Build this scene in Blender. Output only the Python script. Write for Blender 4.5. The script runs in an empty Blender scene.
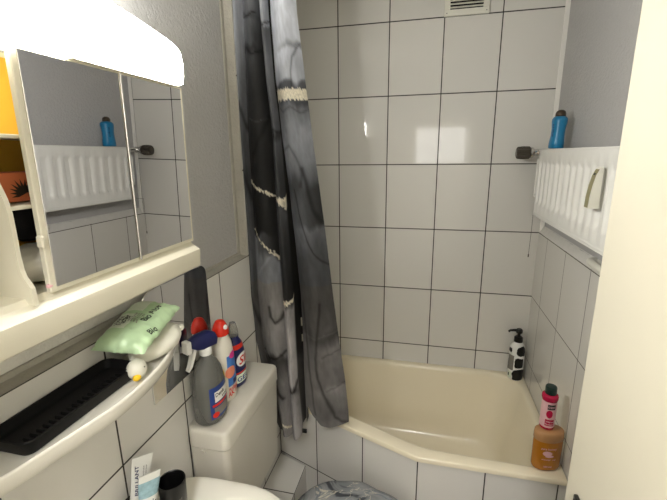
import bpy, bmesh, math, random
from mathutils import Vector, Matrix, noise
random.seed(3)
PI = math.pi
COL = bpy.context.scene.collection
SC = bpy.context.scene

# ------------------------------------------------------------------ materials
def srgb(r, g, b):
    f = lambda c: (c/255)/12.92 if c/255 <= .04045 else ((c/255+.055)/1.055)**2.4
    return (f(r), f(g), f(b), 1)

def mat(name, col, rough=.5, metal=0., spec=.5, trans=0., ior=1.45, bump=0., bscale=60., var=0., vscale=8., emit=None, estr=0., coat=0., alpha=1., subsurf=0.):
    m = bpy.data.materials.new(name); m.use_nodes = True
    nt = m.node_tree; b = nt.nodes['Principled BSDF']
    b.inputs['Base Color'].default_value = col
    b.inputs['Roughness'].default_value = rough
    b.inputs['Metallic'].default_value = metal
    b.inputs['Specular IOR Level'].default_value = spec
    b.inputs['Transmission Weight'].default_value = trans
    b.inputs['IOR'].default_value = ior
    b.inputs['Coat Weight'].default_value = coat
    b.inputs['Alpha'].default_value = alpha
    if emit:
        b.inputs['Emission Color'].default_value = emit; b.inputs['Emission Strength'].default_value = estr
    tc = nt.nodes.new('ShaderNodeTexCoord')
    if var > 0:
        n = nt.nodes.new('ShaderNodeTexNoise'); n.inputs['Scale'].default_value = vscale; n.inputs['Detail'].default_value = 5
        nt.links.new(tc.outputs['Object'], n.inputs['Vector'])
        mx = nt.nodes.new('ShaderNodeMix'); mx.data_type = 'RGBA'
        mx.inputs['A'].default_value = tuple(c*(1-var) for c in col[:3])+(1,)
        mx.inputs['B'].default_value = tuple(min(1, c*(1+var)) for c in col[:3])+(1,)
        nt.links.new(n.outputs['Fac'], mx.inputs['Factor']); nt.links.new(mx.outputs['Result'], b.inputs['Base Color'])
    if bump > 0:
        n = nt.nodes.new('ShaderNodeTexNoise'); n.inputs['Scale'].default_value = bscale; n.inputs['Detail'].default_value = 4
        nt.links.new(tc.outputs['Object'], n.inputs['Vector'])
        bp = nt.nodes.new('ShaderNodeBump'); bp.inputs['Strength'].default_value = bump; bp.inputs['Distance'].default_value = .004
        nt.links.new(n.outputs['Fac'], bp.inputs['Height']); nt.links.new(bp.outputs['Normal'], b.inputs['Normal'])
    return m

TW, TH = .25, .3285
def tile_mat(name, col, grout, gw=.0054, jitter=.006):
    m = bpy.data.materials.new(name); m.use_nodes = True
    nt = m.node_tree; N = nt.nodes; L = nt.links; b = N['Principled BSDF']
    uv = N.new('ShaderNodeUVMap'); uv.uv_map = 'UVMap'
    sp = N.new('ShaderNodeSeparateXYZ'); L.new(uv.outputs['UV'], sp.inputs['Vector'])
    def math_(op, a, bb=None):
        n = N.new('ShaderNodeMath'); n.operation = op
        for i, v in enumerate((a, bb)):
            if v is None: continue
            if isinstance(v, (int, float)): n.inputs[i].default_value = v
            else: L.new(v, n.inputs[i])
        return n.outputs[0]
    ds, ids = [], []
    for o, size in ((sp.outputs['X'], TW), (sp.outputs['Y'], TH)):
        q = math_('DIVIDE', o, size)
        fl = math_('FLOOR', q); fr = math_('SUBTRACT', q, fl)
        ds.append(math_('MULTIPLY', math_('MINIMUM', fr, math_('SUBTRACT', 1., fr)), size)); ids.append(fl)
    d = math_('MINIMUM', ds[0], ds[1])
    mr = N.new('ShaderNodeMapRange'); mr.interpolation_type = 'SMOOTHSTEP'
    mr.inputs['From Min'].default_value = gw*.38; mr.inputs['From Max'].default_value = gw*.62
    L.new(d, mr.inputs['Value'])
    fac = mr.outputs['Result']
    cx = N.new('ShaderNodeCombineXYZ'); L.new(ids[0], cx.inputs['X']); L.new(ids[1], cx.inputs['Y'])
    wn = N.new('ShaderNodeTexWhiteNoise'); L.new(cx.outputs['Vector'], wn.inputs['Vector'])
    # subtle tile to tile tone
    hs = N.new('ShaderNodeHueSaturation'); hs.inputs['Color'].default_value = col
    L.new(math_('ADD', math_('MULTIPLY', wn.outputs['Value'], .05), .975), hs.inputs['Value'])
    mx = N.new('ShaderNodeMix'); mx.data_type = 'RGBA'; mx.inputs['A'].default_value = grout
    L.new(hs.outputs['Color'], mx.inputs['B']); L.new(fac, mx.inputs['Factor']); L.new(mx.outputs['Result'], b.inputs['Base Color'])
    rr = N.new('ShaderNodeMapRange'); rr.inputs['To Min'].default_value = .85; rr.inputs['To Max'].default_value = .06
    L.new(fac, rr.inputs['Value']); L.new(rr.outputs['Result'], b.inputs['Roughness'])
    b.inputs['Specular IOR Level'].default_value = .42
    # every tile sits at its own very small angle; grout is sunk
    geo = N.new('ShaderNodeNewGeometry')
    v1 = N.new('ShaderNodeVectorMath'); v1.operation = 'SUBTRACT'; v1.inputs[1].default_value = (.5, .5, .5); L.new(wn.outputs['Color'], v1.inputs[0])
    v2 = N.new('ShaderNodeVectorMath'); v2.operation = 'SCALE'; v2.inputs['Scale'].default_value = jitter; L.new(v1.outputs[0], v2.inputs[0])
    v3 = N.new('ShaderNodeVectorMath'); v3.operation = 'ADD'; L.new(geo.outputs['Normal'], v3.inputs[0]); L.new(v2.outputs[0], v3.inputs[1])
    v4 = N.new('ShaderNodeVectorMath'); v4.operation = 'NORMALIZE'; L.new(v3.outputs[0], v4.inputs[0])
    bp = N.new('ShaderNodeBump'); bp.inputs['Strength'].default_value = .5; bp.inputs['Distance'].default_value = .0015
    L.new(fac, bp.inputs['Height']); L.new(v4.outputs[0], bp.inputs['Normal']); L.new(bp.outputs['Normal'], b.inputs['Normal'])
    return m

def cutout_glass(name, col, rough=.08):
    m = mat(name, col, rough, trans=.9, ior=1.4)
    return m

M = {}
M['tile'] = tile_mat('glazed_wall_tile', srgb(224, 222, 216), srgb(56, 52, 48), gw=.0048)
M['tile_r'] = tile_mat('glazed_wall_tile_fine_joint', srgb(224, 222, 216), srgb(84, 78, 72), gw=.0036)
M['paint'] = mat('grey_wallpaper_paint', srgb(186, 185, 184), .85, bump=.9, bscale=110, var=.05, vscale=90)
M['mortar_bounce'] = mat('pale_mortar_and_bounce_light', srgb(224, 222, 216), .9, bump=.8, bscale=120, var=.08, vscale=30)  # right ledge mortar; also carries bounce light painted below the cabinet
M['filler'] = mat('white_filler', srgb(240, 238, 232), .7)
M['mortar'] = mat('light_mortar', srgb(172, 168, 158), .9, bump=.8, bscale=120, var=.1, vscale=30)
M['ceiling'] = mat('white_ceiling_paint', srgb(225, 222, 212), .9)
M['floor'] = mat('brown_floor', srgb(92, 70, 52), .45, var=.25, vscale=18)
M['door'] = mat('cream_door_lacquer', srgb(228, 222, 202), .38, var=.015, vscale=14)
M['cream'] = mat('cream_plastic', srgb(222, 217, 198), .33)
M['creamwhite'] = mat('white_plastic', srgb(232, 230, 218), .35)
M['ochre'] = mat('ochre_lining', srgb(232, 184, 66), .6)
M['mirror'] = mat('silvered_mirror', (.72, .72, .73, 1), .01, metal=1.)
M['chrome'] = mat('chrome', (.75, .74, .72, 1), .12, metal=1.)
M['ceramic'] = mat('white_sanitary_ceramic', srgb(226, 223, 212), .12, spec=.5)
M['cistern'] = mat('white_cistern_plastic', srgb(205, 201, 189), .3, bump=.04, bscale=400)
M['enamel'] = mat('cream_enamel', srgb(240, 230, 204), .16)
M['radiator'] = mat('white_radiator_enamel', srgb(236, 235, 230), .35)
M['black'] = mat('black_plastic', srgb(14, 14, 14), .35)
M['tray'] = mat('black_tray_plastic', srgb(11, 10, 11), .55, spec=.3)
M['darkgrey'] = mat('dark_grey_metal', srgb(84, 78, 70), .35, metal=.5)
M['brownblack'] = mat('dark_brown_cap', srgb(64, 52, 38), .4)
M['blue'] = mat('blue_bottle_plastic', srgb(30, 122, 168), .32)
M['navy'] = mat('navy_plastic', srgb(24, 30, 84), .4)
M['labelblue'] = mat('blue_label', srgb(34, 62, 128), .4)
M['midblue'] = mat('mid_blue_print', srgb(62, 118, 190), .4)
M['red'] = mat('red_plastic', srgb(212, 44, 22), .35)
M['white'] = mat('white_print', srgb(238, 238, 234), .45)
M['offwhite'] = mat('off_white_plastic', srgb(222, 218, 205), .4)
M['yellow'] = mat('yellow_rubber', srgb(240, 196, 34), .45)
M['pink'] = mat('pink_print', srgb(222, 60, 150), .45)
M['salmon'] = mat('salmon_print', srgb(232, 140, 110), .45)
M['magenta'] = mat('raspberry_plastic', srgb(186, 22, 66), .25)
M['palepink'] = mat('pale_pink_print', srgb(232, 186, 190), .35)
M['green_cap'] = mat('dark_green_cap', srgb(14, 46, 40), .35)
M['amber'] = mat('amber_bottle', srgb(176, 112, 26), .18, spec=.5, var=.08, vscale=20)
M['amber_lid'] = mat('translucent_tan_top', srgb(184, 138, 92), .25)
M['smoke'] = mat('smoky_clear_plastic', srgb(150, 150, 144), .06, trans=.6, ior=1.3, spec=.5)
M['clear'] = mat('clear_plastic', srgb(205, 205, 200), .1, trans=.8, ior=1.3)
M['liquid'] = mat('dark_liquid', srgb(52, 54, 54), .2, trans=.35, ior=1.33)
M['wipes'] = mat('pale_green_film', srgb(188, 216, 174), .28, bump=.3, bscale=45, var=.12, vscale=22)
M['wipes_white'] = mat('white_green_print', srgb(222, 232, 212), .35)
M['ink'] = mat('black_ink', srgb(20, 26, 24), .5)
M['inkgreen'] = mat('dark_green_ink', srgb(64, 96, 62), .5)
M['inkgrey'] = mat('grey_print', srgb(128, 124, 118), .5)
M['duck'] = mat('white_rubber', srgb(222, 220, 206), .45)
M['tube'] = mat('white_tube_laminate', srgb(226, 226, 220), .3)
M['tealprint'] = mat('teal_blue_print', srgb(150, 182, 192), .35, var=.35, vscale=120)
M['terracotta'] = mat('terracotta_print', srgb(196, 108, 66), .6)
M['leafprint'] = mat('dark_leaf_print', srgb(46, 38, 24), .6)
M['cloth_black'] = mat('black_fabric', srgb(16, 16, 18), .9)
M['cotton'] = mat('white_cotton', srgb(226, 222, 208), .9, bump=.4, bscale=80)
M['hallwall'] = mat('hall_wall_paint', srgb(226, 222, 212), .9)
M['olive'] = mat('olive_side_window', srgb(140, 134, 96), .4)
M['vent_dark'] = mat('dark_duct', srgb(14, 13, 12), .9)
M['lamp'] = mat('lit_lamp_diffuser', srgb(255, 250, 236), .4, emit=(1, .985, .94, 1), estr=47.)
M['lamp_dim'] = mat('frosted_lamp_cover', srgb(252, 246, 222), .35, emit=(1, .93, .74, 1), estr=1.2)
M['lamp_top'] = mat('lit_frosted_top', srgb(255, 250, 236), .4, emit=(1, .985, .94, 1), estr=8.)
M['added_glow'] = mat('added_glow_pane', srgb(245, 246, 246), .5, emit=(1, .98, .94, 1), estr=3.2)  # emission of the made-up hall panel
M['lamp_slot'] = mat('lit_light_slot', srgb(255, 245, 220), .4, emit=(1, .95, .8, 1), estr=6.)
M['hall_lamp'] = mat('lit_hall_lamp', srgb(255, 245, 225), .4, emit=(1, .975, .95, 1), estr=46.)

# ------------------------------------------------------------------ builders
ORG = {}
def put(o, label=None, cat=None, group=None, kind=None):
    if label: o['label'] = label
    if cat: o['category'] = cat
    if group: o['group'] = group
    if kind: o['kind'] = kind
    return o

def thing(name, label, cat, loc=(0, 0, 0), rot=(0, 0, 0), group=None, local=False):
    """an Empty at the thing's base; local=False: parts are given in world coordinates (before the thing's own rotation)"""
    o = bpy.data.objects.new(name, None); COL.objects.link(o)
    o.location = loc; o.rotation_euler = rot; o.empty_display_size = .03
    ORG[o.name] = Vector((0, 0, 0)) if local else Vector(loc)
    return put(o, label, cat, group)

def obj(name, bm, mats, parent=None, base=None, smooth=35, mods=None, rec=True):
    if rec: bmesh.ops.recalc_face_normals(bm, faces=bm.faces)
    off = Vector((0, 0, 0))
    if parent: off = ORG[parent.name]
    elif base is not None: off = Vector(base)
    if off.length: bmesh.ops.translate(bm, verts=bm.verts, vec=-off)
    me = bpy.data.meshes.new(name); bm.to_mesh(me); bm.free()
    if not isinstance(mats, (list, tuple)): mats = [mats]
    for m in mats: me.materials.append(m)
    if smooth:
        for p in me.polygons: p.use_smooth = True
        me.set_sharp_from_angle(angle=math.radians(smooth))
    o = bpy.data.objects.new(name, me); COL.objects.link(o)
    if parent: o.parent = parent
    elif base is not None: o.location = base
    ORG[o.name] = off
    return o

def struct(name, bm, mats, **k):
    o = obj(name, bm, mats, **k); o['kind'] = 'structure'; return o

def new(): return bmesh.new()

def box(bm, x0, x1, y0, y1, z0, z1, bev=0., seg=2, mi=0):
    t = bmesh.new()
    bmesh.ops.create_cube(t, size=1)
    bmesh.ops.scale(t, vec=(x1-x0, y1-y0, z1-z0), verts=t.verts)
    bmesh.ops.translate(t, vec=((x0+x1)/2, (y0+y1)/2, (z0+z1)/2), verts=t.verts)
    if bev: bmesh.ops.bevel(t, geom=t.edges[:], offset=bev, segments=seg, profile=.5, affect='EDGES')
    return join(bm, t, mi)

def join(bm, t, mi=0, M4=None):
    if M4 is not None: bmesh.ops.transform(t, matrix=M4, verts=t.verts)
    mp = {v: bm.verts.new(v.co) for v in t.verts}
    fs = []
    for f in t.faces:
        try:
            g = bm.faces.new([mp[v] for v in f.verts]); g.material_index = mi; fs.append(g)
        except ValueError: pass
    t.free(); return fs

def loft(bm, rings, cap0=True, cap1=True, closed=True, mi=0):
    vs = [[bm.verts.new(p) for p in r] for r in rings]
    n = len(vs[0])
    for a, b in zip(vs, vs[1:]):
        for i in range(n if closed else n-1):
            j = (i+1) % n
            f = bm.faces.new((a[i], a[j], b[j], b[i])); f.material_index = mi
    if cap0: bm.faces.new(vs[0][::-1]).material_index = mi
    if cap1: bm.faces.new(vs[-1]).material_index = mi
    return vs

def tube(bm, pts, r, n=10, mi=0, cap=True):
    pts = [Vector(p) for p in pts]; rings = []
    rs = r if isinstance(r, (list, tuple)) else [r]*len(pts)
    up = None
    for i, p in enumerate(pts):
        d = (pts[min(i+1, len(pts)-1)]-pts[max(i-1, 0)]).normalized()
        if up is None:
            up = d.orthogonal().normalized()
        up = (up-d*up.dot(d)).normalized(); s = d.cross(up)
        rings.append([p+rs[i]*(math.cos(a)*up+math.sin(a)*s) for a in [2*PI*k/n for k in range(n)]])
    loft(bm, rings, cap, cap, mi=mi)

def sphere(bm, c, r, sx=1, sy=1, sz=1, u=20, v=12, mi=0, rot=None):
    t = bmesh.new(); bmesh.ops.create_uvsphere(t, u_segments=u, v_segments=v, radius=r)
    bmesh.ops.scale(t, vec=(sx, sy, sz), verts=t.verts)
    Mx = Matrix.Translation(c) @ (rot.to_4x4() if rot is not None else Matrix())
    join(bm, t, mi, Mx)

class Body:
    """a bottle-like body: rows of (z, rx, ry, n) superellipses, with an optional centre shift"""
    def __init__(s, rows, n=40): s.rows = [tuple(r)+(2.,)*(4-len(r)) if len(r) < 4 else tuple(r) for r in rows]; s.n = n
    def at(s, z):
        R = s.rows
        if z <= R[0][0]: return R[0][1:]
        for a, b in zip(R, R[1:]):
            if a[0] <= z <= b[0] and b[0] > a[0]:
                t = (z-a[0])/(b[0]-a[0]); return tuple(x+(y-x)*t for x, y in zip(a[1:], b[1:]))
        return R[-1][1:]
    def P(s, a, z, off=0):
        q = s.at(z); rx, ry, n = q[0]+off, q[1]+off, q[2]
        cx, cy = (q[3], q[4]) if len(q) > 4 else (0, 0)
        c, d = math.cos(a), math.sin(a)
        return Vector((cx+rx*math.copysign(abs(c)**(2/n), c), cy+ry*math.copysign(abs(d)**(2/n), d), z))
    def mesh(s, bm, mi=0, cap0=True, cap1=True):
        rings = []
        for r in s.rows:
            rings.append([s.P2(2*PI*k/s.n, r) for k in range(s.n)])
        loft(bm, rings, cap0, cap1, mi=mi); return bm
    def P2(s, a, r):
        c, d = math.cos(a), math.sin(a); n = r[3]; cx, cy = (r[4], r[5]) if len(r) > 5 else (0, 0)
        return Vector((cx+r[1]*math.copysign(abs(c)**(2/n), c), cy+r[2]*math.copysign(abs(d)**(2/n), d), r[0]))
    def patch(s, bm, a0, a1, z0, z1, off=.0006, na=20, nz=14, mi=0, shape=None):
        g = []
        for j in range(nz+1):
            row = []
            for i in range(na+1):
                u, v = i/na, j/nz
                if shape: u, v = shape(u, v)
                row.append(bm.verts.new(s.P(a0+(a1-a0)*u, z0+(z1-z0)*v, off)))
            g.append(row)
        for j in range(nz):
            for i in range(na):
                bm.faces.new((g[j][i], g[j][i+1], g[j+1][i+1], g[j+1][i])).material_index = mi
        return bm

def round_patch(u, v):
    """square to disc, for oval labels"""
    x, y = 2*u-1, 2*v-1
    return (.5+.5*x*math.sqrt(max(0, 1-y*y/2)), .5+.5*y*math.sqrt(max(0, 1-x*x/2)))

_tc = {}
def text_bm(s, bold=True, shear=0., depth=0.):
    """lettering as a flat mesh, height about 1, starting at x=0; returns bm, width"""
    cu = bpy.data.curves.new('lettering', 'FONT'); cu.body = s; cu.size = 1; cu.shear = shear
    cu.offset = .018 if bold else 0; cu.resolution_u = 3
    o = bpy.data.objects.new('lettering', cu); COL.objects.link(o)
    dg = bpy.context.evaluated_depsgraph_get(); dg.update()
    me = bpy.data.meshes.new_from_object(o.evaluated_get(dg))
    bm = bmesh.new(); bm.from_mesh(me)
    bpy.data.objects.remove(o); bpy.data.curves.remove(cu); bpy.data.meshes.remove(me)
    w = max([v.co.x for v in bm.verts] or [1])
    bmesh.ops.triangulate(bm, faces=bm.faces[:])
    bmesh.ops.subdivide_edges(bm, edges=[e for e in bm.edges if e.calc_length() > .3], cuts=2)
    return bm, w

def text_map(s, f, width, height, **k):
    """lettering mapped by f(u in 0..1, v in 0..1) -> point"""
    bm, w = text_bm(s, **k)
    for v in bm.verts: v.co = f(v.co.x/w, v.co.y/.72)
    return bm

def quad_uv(bm, uvl, pts, uvs, mi=0):
    f = bm.faces.new([bm.verts.new(p) for p in pts]); f.material_index = mi
    for l, q in zip(f.loops, uvs): l[uvl].uv = q
    return f

# ------------------------------------------------------------------ dimensions (metres)
XL, XR = -.217, .995           # tile faces left / right
PL, PR = -.25, 1.014            # painted wall faces
ZC = 2.52                      # ceiling
RIM = .57
ZR5 = .677                     # a horizontal joint
ZT = ZR5+2*TH                  # top of the half-height tiling 1.334
V = lambda z: z-ZR5+4*TH       # tile v coordinate
YF = -2.0

GLOWX = (.27, .95, 1.60, 2.05)
# back wall
bm = new(); uvl = bm.loops.layers.uv.new('UVMap')
quad_uv(bm, uvl, [(-.3, 0, 0), (1.1, 0, 0), (1.1, 0, ZC), (-.3, 0, ZC)], [(x+1, V(z)) for x, z in ((-.3, 0), (1.1, 0), (1.1, ZC), (-.3, ZC))])
box(bm, -.35, 1.15, .002, .1, 0, ZC, mi=1)
struct('wall_back', bm, [M['tile'], M['mortar']], smooth=0, rec=False)

def rough_edge(bm, path, mi, w0, w1, axis_pts):
    pass

# left wall: painted, with a tiled layer in front (half height, full height in the tub niche)
LO = .16                        # joints at y = -1.41, -1.16, -.91, -.66
bm = new(); uvl = bm.loops.layers.uv.new('UVMap')
def lu(y): return y+2.41
YN = -.686
for (y0, y1, z0, z1) in ((YF, YN, 0, ZT), (YN, 0, 0, ZC)):
    quad_uv(bm, uvl, [(XL, y0, z0), (XL, y1, z0), (XL, y1, z1), (XL, y0, z1)], [(lu(y0), V(z0)), (lu(y1), V(z0)), (lu(y1), V(z1)), (lu(y0), V(z1))])
quad_uv(bm, uvl, [(PL, YF, ZT-.05), (PL, 0, ZT-.05), (PL, 0, ZC), (PL, YF, ZC)], [(0, 0)]*4, 1)
# mortar faces: ledge on the tiling and the upright edge of the niche tiling, a little uneven
def strip(pts_a, pts_b):
    n = 60; A = [Vector(pts_a[0]).lerp(Vector(pts_a[1]), i/n) for i in range(n+1)]; B = [Vector(pts_b[0]).lerp(Vector(pts_b[1]), i/n) for i in range(n+1)]
    va = [bm.verts.new(p) for p in A]; vb = []
    for i, p in enumerate(B):
        d = (Vector(pts_b[0])-Vector(pts_a[0])).normalized()
        vb.append(bm.verts.new(p + d*(noise.noise(p*40)*.004)))
    for i in range(n):
        f = bm.faces.new((va[i], va[i+1], vb[i+1], vb[i])); f.material_index = 2
strip(((XL, YF, ZT), (XL, YN, ZT)), ((PL-.001, YF, ZT+.006), (PL-.001, YN, ZT+.006)))
strip(((XL, YN, ZT), (XL, YN, ZC)), ((PL-.001, YN-.004, ZT), (PL-.001, YN-.004, ZC)))
# trowelled fillet on the painted wall along both edges
box(bm, PL-.002, PL+.004, YN-.022, YN-.002, ZT, ZC, .002, 1, mi=2)
box(bm, PL-.002, PL+.005, YF, YN-.002, ZT+.003, ZT+.016, .002, 1, mi=2)
box(bm, PL-.002, PL+.003, YF, -1.2, ZT+.017, 1.45, .002, 1, mi=3)  # band under the cabinet: bounce light put into a paler colour
box(bm, -.35, PL-.002, YF-.1, .1, 0, ZC, mi=1)
struct('wall_left', bm, [M['tile'], M['paint'], M['mortar'], M['mortar_bounce']], smooth=0, rec=False)

# right wall
bm = new(); uvl = bm.loops.layers.uv.new('UVMap')
ru = lambda y: -y+.0998+2
ZRT = ZT+.004
quad_uv(bm, uvl, [(XR, 0, 0), (XR, YF, 0), (XR, YF, ZRT), (XR, 0, ZRT)], [(ru(0), V(0)), (ru(YF), V(0)), (ru(YF), V(ZRT)), (ru(0), V(ZRT))])
quad_uv(bm, uvl, [(PR, 0, ZT-.05), (PR, YF, ZT-.05), (PR, YF, ZC), (PR, 0, ZC)], [(0, 0)]*4, 1)
n0 = len(bm.faces)
strip(((XR, YF, ZRT), (XR, 0, ZRT)), ((PR-.002, YF, ZRT+.030), (PR-.002, 0, ZRT+.030)))
strip(((PR-.002, YF, ZRT+.030), (PR-.002, 0, ZRT+.030)), ((PR+.003, YF, ZRT+.036), (PR+.003, 0, ZRT+.036)))
bm.faces.ensure_lookup_table()
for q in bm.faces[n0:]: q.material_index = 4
box(bm, XR+.001, PR+.004, -.012, -.0005, ZRT, ZC, .003, 1, mi=3)      # white filler strip in the corner
box(bm, PR+.002, 1.15, YF-.1, .1, 0, ZC, mi=1)
struct('wall_right', bm, [M['tile_r'], M['paint'], M['mortar'], M['filler'], M['mortar_bounce']], smooth=0, rec=False)

bm = new(); box(bm, -.5, 1.5, -3.6, .1, -.06, 0); struct('floor', bm, M['floor'], smooth=0)
bm = new(); box(bm, -.5, 1.5, -3.6, .1, ZC, ZC+.06); struct('ceiling', bm, M['ceiling'], smooth=0)
# front wall with the doorway the photo is taken from, and the hall behind
bm = new()
box(bm, -.35, .05, YF-.1, YF, 0, ZC); box(bm, .83, 1.15, YF-.1, YF, 0, ZC); box(bm, .05, .83, YF-.1, YF, 2.02, ZC)
struct('wall_front', bm, M['paint'], smooth=0)
bm = new()
box(bm, -.5, -.4, -3.6, YF-.1, 0, ZC); box(bm, 1.4, 1.5, -3.6, YF-.1, 0, ZC); box(bm, -.4, 1.4, -3.6, -3.5, 0, ZC)
box(bm, -.4, -.35, YF-.1, YF-.06, 0, ZC); box(bm, 1.15, 1.4, YF-.1, YF-.06, 0, ZC)
struct('wall_hall', bm, M['hallwall'], smooth=0)
bm = new()
wx0, wx1, wz0, wz1 = GLOWX
for a in ((wx0-.05, wx1+.05, wz0-.05, wz0), (wx0-.05, wx1+.05, wz1, wz1+.05), (wx0-.05, wx0, wz0, wz1), (wx1, wx1+.05, wz0, wz1)): box(bm, a[0], a[1], -3.4995, -3.46, a[2], a[3], .003, 1)
glow = struct('added_glow_panel_1', bm, M['creamwhite'], base=((wx0+wx1)/2, -3.5, wz0), smooth=0)  # unseen glowing panel added in the hall for the tile reflection and fill
bm = new(); box(bm, wx0, wx1, -3.49, -3.484, wz0, wz1); obj('pane', bm, M['added_glow'], glow, smooth=0)

# door leaf standing open, with its latch plate and lever
bm = new(); box(bm, .78, .82, -1.998, -1.248, .01, 1.995, .002, 1)
door = struct('door_1', bm, M['door'], base=(.80, -1.62, 0), smooth=0)
bm = new(); box(bm, .772, .780, -1.352, -1.305, .80, 1.042, .0015, 1)
plate = obj('handle_plate', bm, M['black'], door)
bm = new(); box(bm, .7695, .7722, -1.346, -1.311, .806, 1.036, .001, 1); obj('plate_face', bm, M['darkgrey'], plate)
bm = new(); tube(bm, [(.775, -1.328, .97), (.73, -1.328, .97), (.722, -1.335, .97), (.72, -1.35, .97), (.72, -1.44, .968)], .009, 12)
obj('lever', bm, M['darkgrey'], plate)

# ------------------------------------------------------------------ tiled tub front and pipe boxing
BX, BY = .466, -.722           # corner of the apron
dirv = Vector((-.24, .094, 0)).normalized()
dl = (BX-XL)/abs(dirv.x)
AL = Vector((BX, BY, 0))+dirv*dl      # left end at the wall
bm = new(); uvl = bm.loops.layers.uv.new('UVMap')
vz = lambda z: z-.24+TH
for p0, p1, u0, u1 in (((AL.x, AL.y), (BX, BY), 5-dl, 5.), ((BX, BY), (XR, BY), 5., 5+XR-BX)):
    quad_uv(bm, uvl, [(p0[0], p0[1], 0), (p1[0], p1[1], 0), (p1[0], p1[1], RIM-.022), (p0[0], p0[1], RIM-.022)], [(u0, vz(0)), (u1, vz(0)), (u1, vz(RIM-.022)), (u0, vz(RIM-.022))])
q = AL+(-dirv)*.004+Vector((0, -.0006, 0)); quad_uv(bm, uvl, [(AL.x, AL.y-.0006, 0), (q.x, q.y, 0), (q.x, q.y, RIM-.022), (AL.x, AL.y-.0006, RIM-.022)], [(0, 0)]*4)
struct('wall_tub', bm, M['tile'], smooth=0, rec=False)

bm = new(); uvl = bm.loops.layers.uv.new('UVMap')
px, pz, py1 = -.066, .232, -.462
quad_uv(bm, uvl, [(px, YF, 0), (px, py1-.04, 0), (px, py1-.04, pz), (px, YF, pz)], [(y+.685+5, z+.0915) for y, z in ((YF, 0), (py1-.04, 0), (py1-.04, pz), (YF, pz))])
pm = (XL+px)/2
for xa, xb, va, vb, ya, yb in ((XL, pm, 0, pm-XL, py1, py1-.0275), (pm, px, px-pm, 0, py1-.0275, py1-.055)):
    quad_uv(bm, uvl, [(xa, YF, pz), (xb, YF, pz), (xb, yb, pz), (xa, ya, pz)], [(5+YF+.685, va), (5+YF+.685, vb), (5+yb+.685, vb), (5+ya+.685, va)])
struct('trim_1', bm, M['tile'], smooth=0, rec=False)

# ------------------------------------------------------------------ bathtub
def rounded_poly(pts, rad, seg=8):
    out = []; n = len(pts)
    for i, p in enumerate(pts):
        p = Vector(p); a = Vector(pts[i-1]); b = Vector(pts[(i+1) % n]); r = rad[i]
        d1 = (a-p).normalized(); d2 = (b-p).normalized(); ang = d1.angle(d2)
        t = min(r/math.tan(ang/2), (a-p).length*.49, (b-p).length*.49)
        s, e = p+d1*t, p+d2*t
        for k in range(seg+1):
            q = k/seg; out.append(((1-q)**2)*s+2*q*(1-q)*p+q*q*e)
    return out
tubT = thing('bathtub', 'cream enamel bathtub with angled front built in behind white tiles', 'bathtub', (.39, -.36, 0))
e = Vector((-dirv.y, dirv.x, 0))
LY = BY-.010
LL = AL+Vector((-.0, -.016, 0))
outer = [(XL+.001, -.001), (XR-.001, -.001), (XR-.001, LY), (BX-.003, LY), (XL+.001, LL.y)]
inner = [(XL+.06, -.035), (XR-.035, -.035), (XR-.03, -.684), (BX+.01, -.672), (XL+.06, LL.y+.062)]
orad = [.004, .004, .004, .05, .004]; irad = [.12, .14, .09, .35, .10]
def ring(pts, rad, z): return [(p[0], p[1], z) for p in rounded_poly([Vector((a, b)) for a, b in pts], rad, 8)]
def shrink(pts, d, dz=0):
    c = Vector((sum(p[0] for p in pts)/5, sum(p[1] for p in pts)/5))
    return [tuple(c+(Vector(p)-c)*(1-d)) for p in pts]
bm = new()
lip = .020
rings = [ring(outer, orad, RIM-lip), ring(outer, orad, RIM-.006), ring(shrink(outer, .006), orad, RIM-.001), ring(shrink(outer, .014), orad, RIM),
         ring(shrink(inner, -.03), irad, RIM), ring(shrink(inner, -.012), irad, RIM-.001), ring(inner, irad, RIM-.006), ring(shrink(inner, .012), irad, RIM-.02)]
for k in range(1, 9):
    q = k/8; rings.append(ring(shrink(inner, .02+.16*q), [r*1.1 for r in irad], RIM-.02-.34*q))
rings += [ring(shrink(inner, .24), irad, .18), ring(shrink(inner, .36), irad, .166), ring(shrink(inner, .6), irad, .160), ring(shrink(inner, .9), irad, .156)]
loft(bm, rings, False, True)
obj('tub_shell', bm, M['enamel'], tubT, smooth=50)
bm = new()
Body([(.1605, .03, .03, 2), (.165, .032, .032, 2), (.166, .02, .02, 2), (.163, .012, .012, 2)], 24).mesh(bm)
bmesh.ops.translate(bm, verts=bm.verts, vec=(.42, -.33, .0)); obj('drain', bm, M['chrome'], tubT)

# ------------------------------------------------------------------ shower curtain
ZS = [-.2, -.1, 0, .15, .3, .5, .7, .9, 1.1, 1.3, 1.5, 1.6]
CB = [[-.112, -.129, -.155, -.184, -.205, -.2145, -.2145, -.2145, -.2145, -.2145, -.2145, -.2145],
      [-.116, -.124, -.146, -.17, -.187, -.194, -.195, -.196, -.197, -.194, -.191, -.190],
      [-.074, -.075, -.077, -.079, -.081, -.088, -.096, -.099, -.101, -.114, -.123, -.125],
      [-.019, -.02, -.027, -.035, -.037, -.04, -.047, -.054, -.064, -.083, -.091, -.093],
      [-.005, -.006, -.009, -.011, -.011, -.013, -.027, -.043, -.063, -.079, -.086, -.087],
      [.18, .18, .177, .162, .141, .117, .095, .072, .048, .026, .004, -.001]]
def interp(xs, ys, x):
    if x <= xs[0]: return ys[0]
    for a, b, c, d in zip(xs, xs[1:], ys, ys[1:]):
        if x <= b: return c+(d-c)*(x-a)/(b-a)
    return ys[-1]
DY = [0, 15.6, 78.7, 137.8, 193.3, 245.4, 294.5, 340.6, 373.5, 405.2, 425.6, 445]     # drop scale of the pattern
DZ = [1.55, 1.5, 1.3, 1.1, .9, .7, .5, .3, .15, 0, -.1, -.2]
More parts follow.
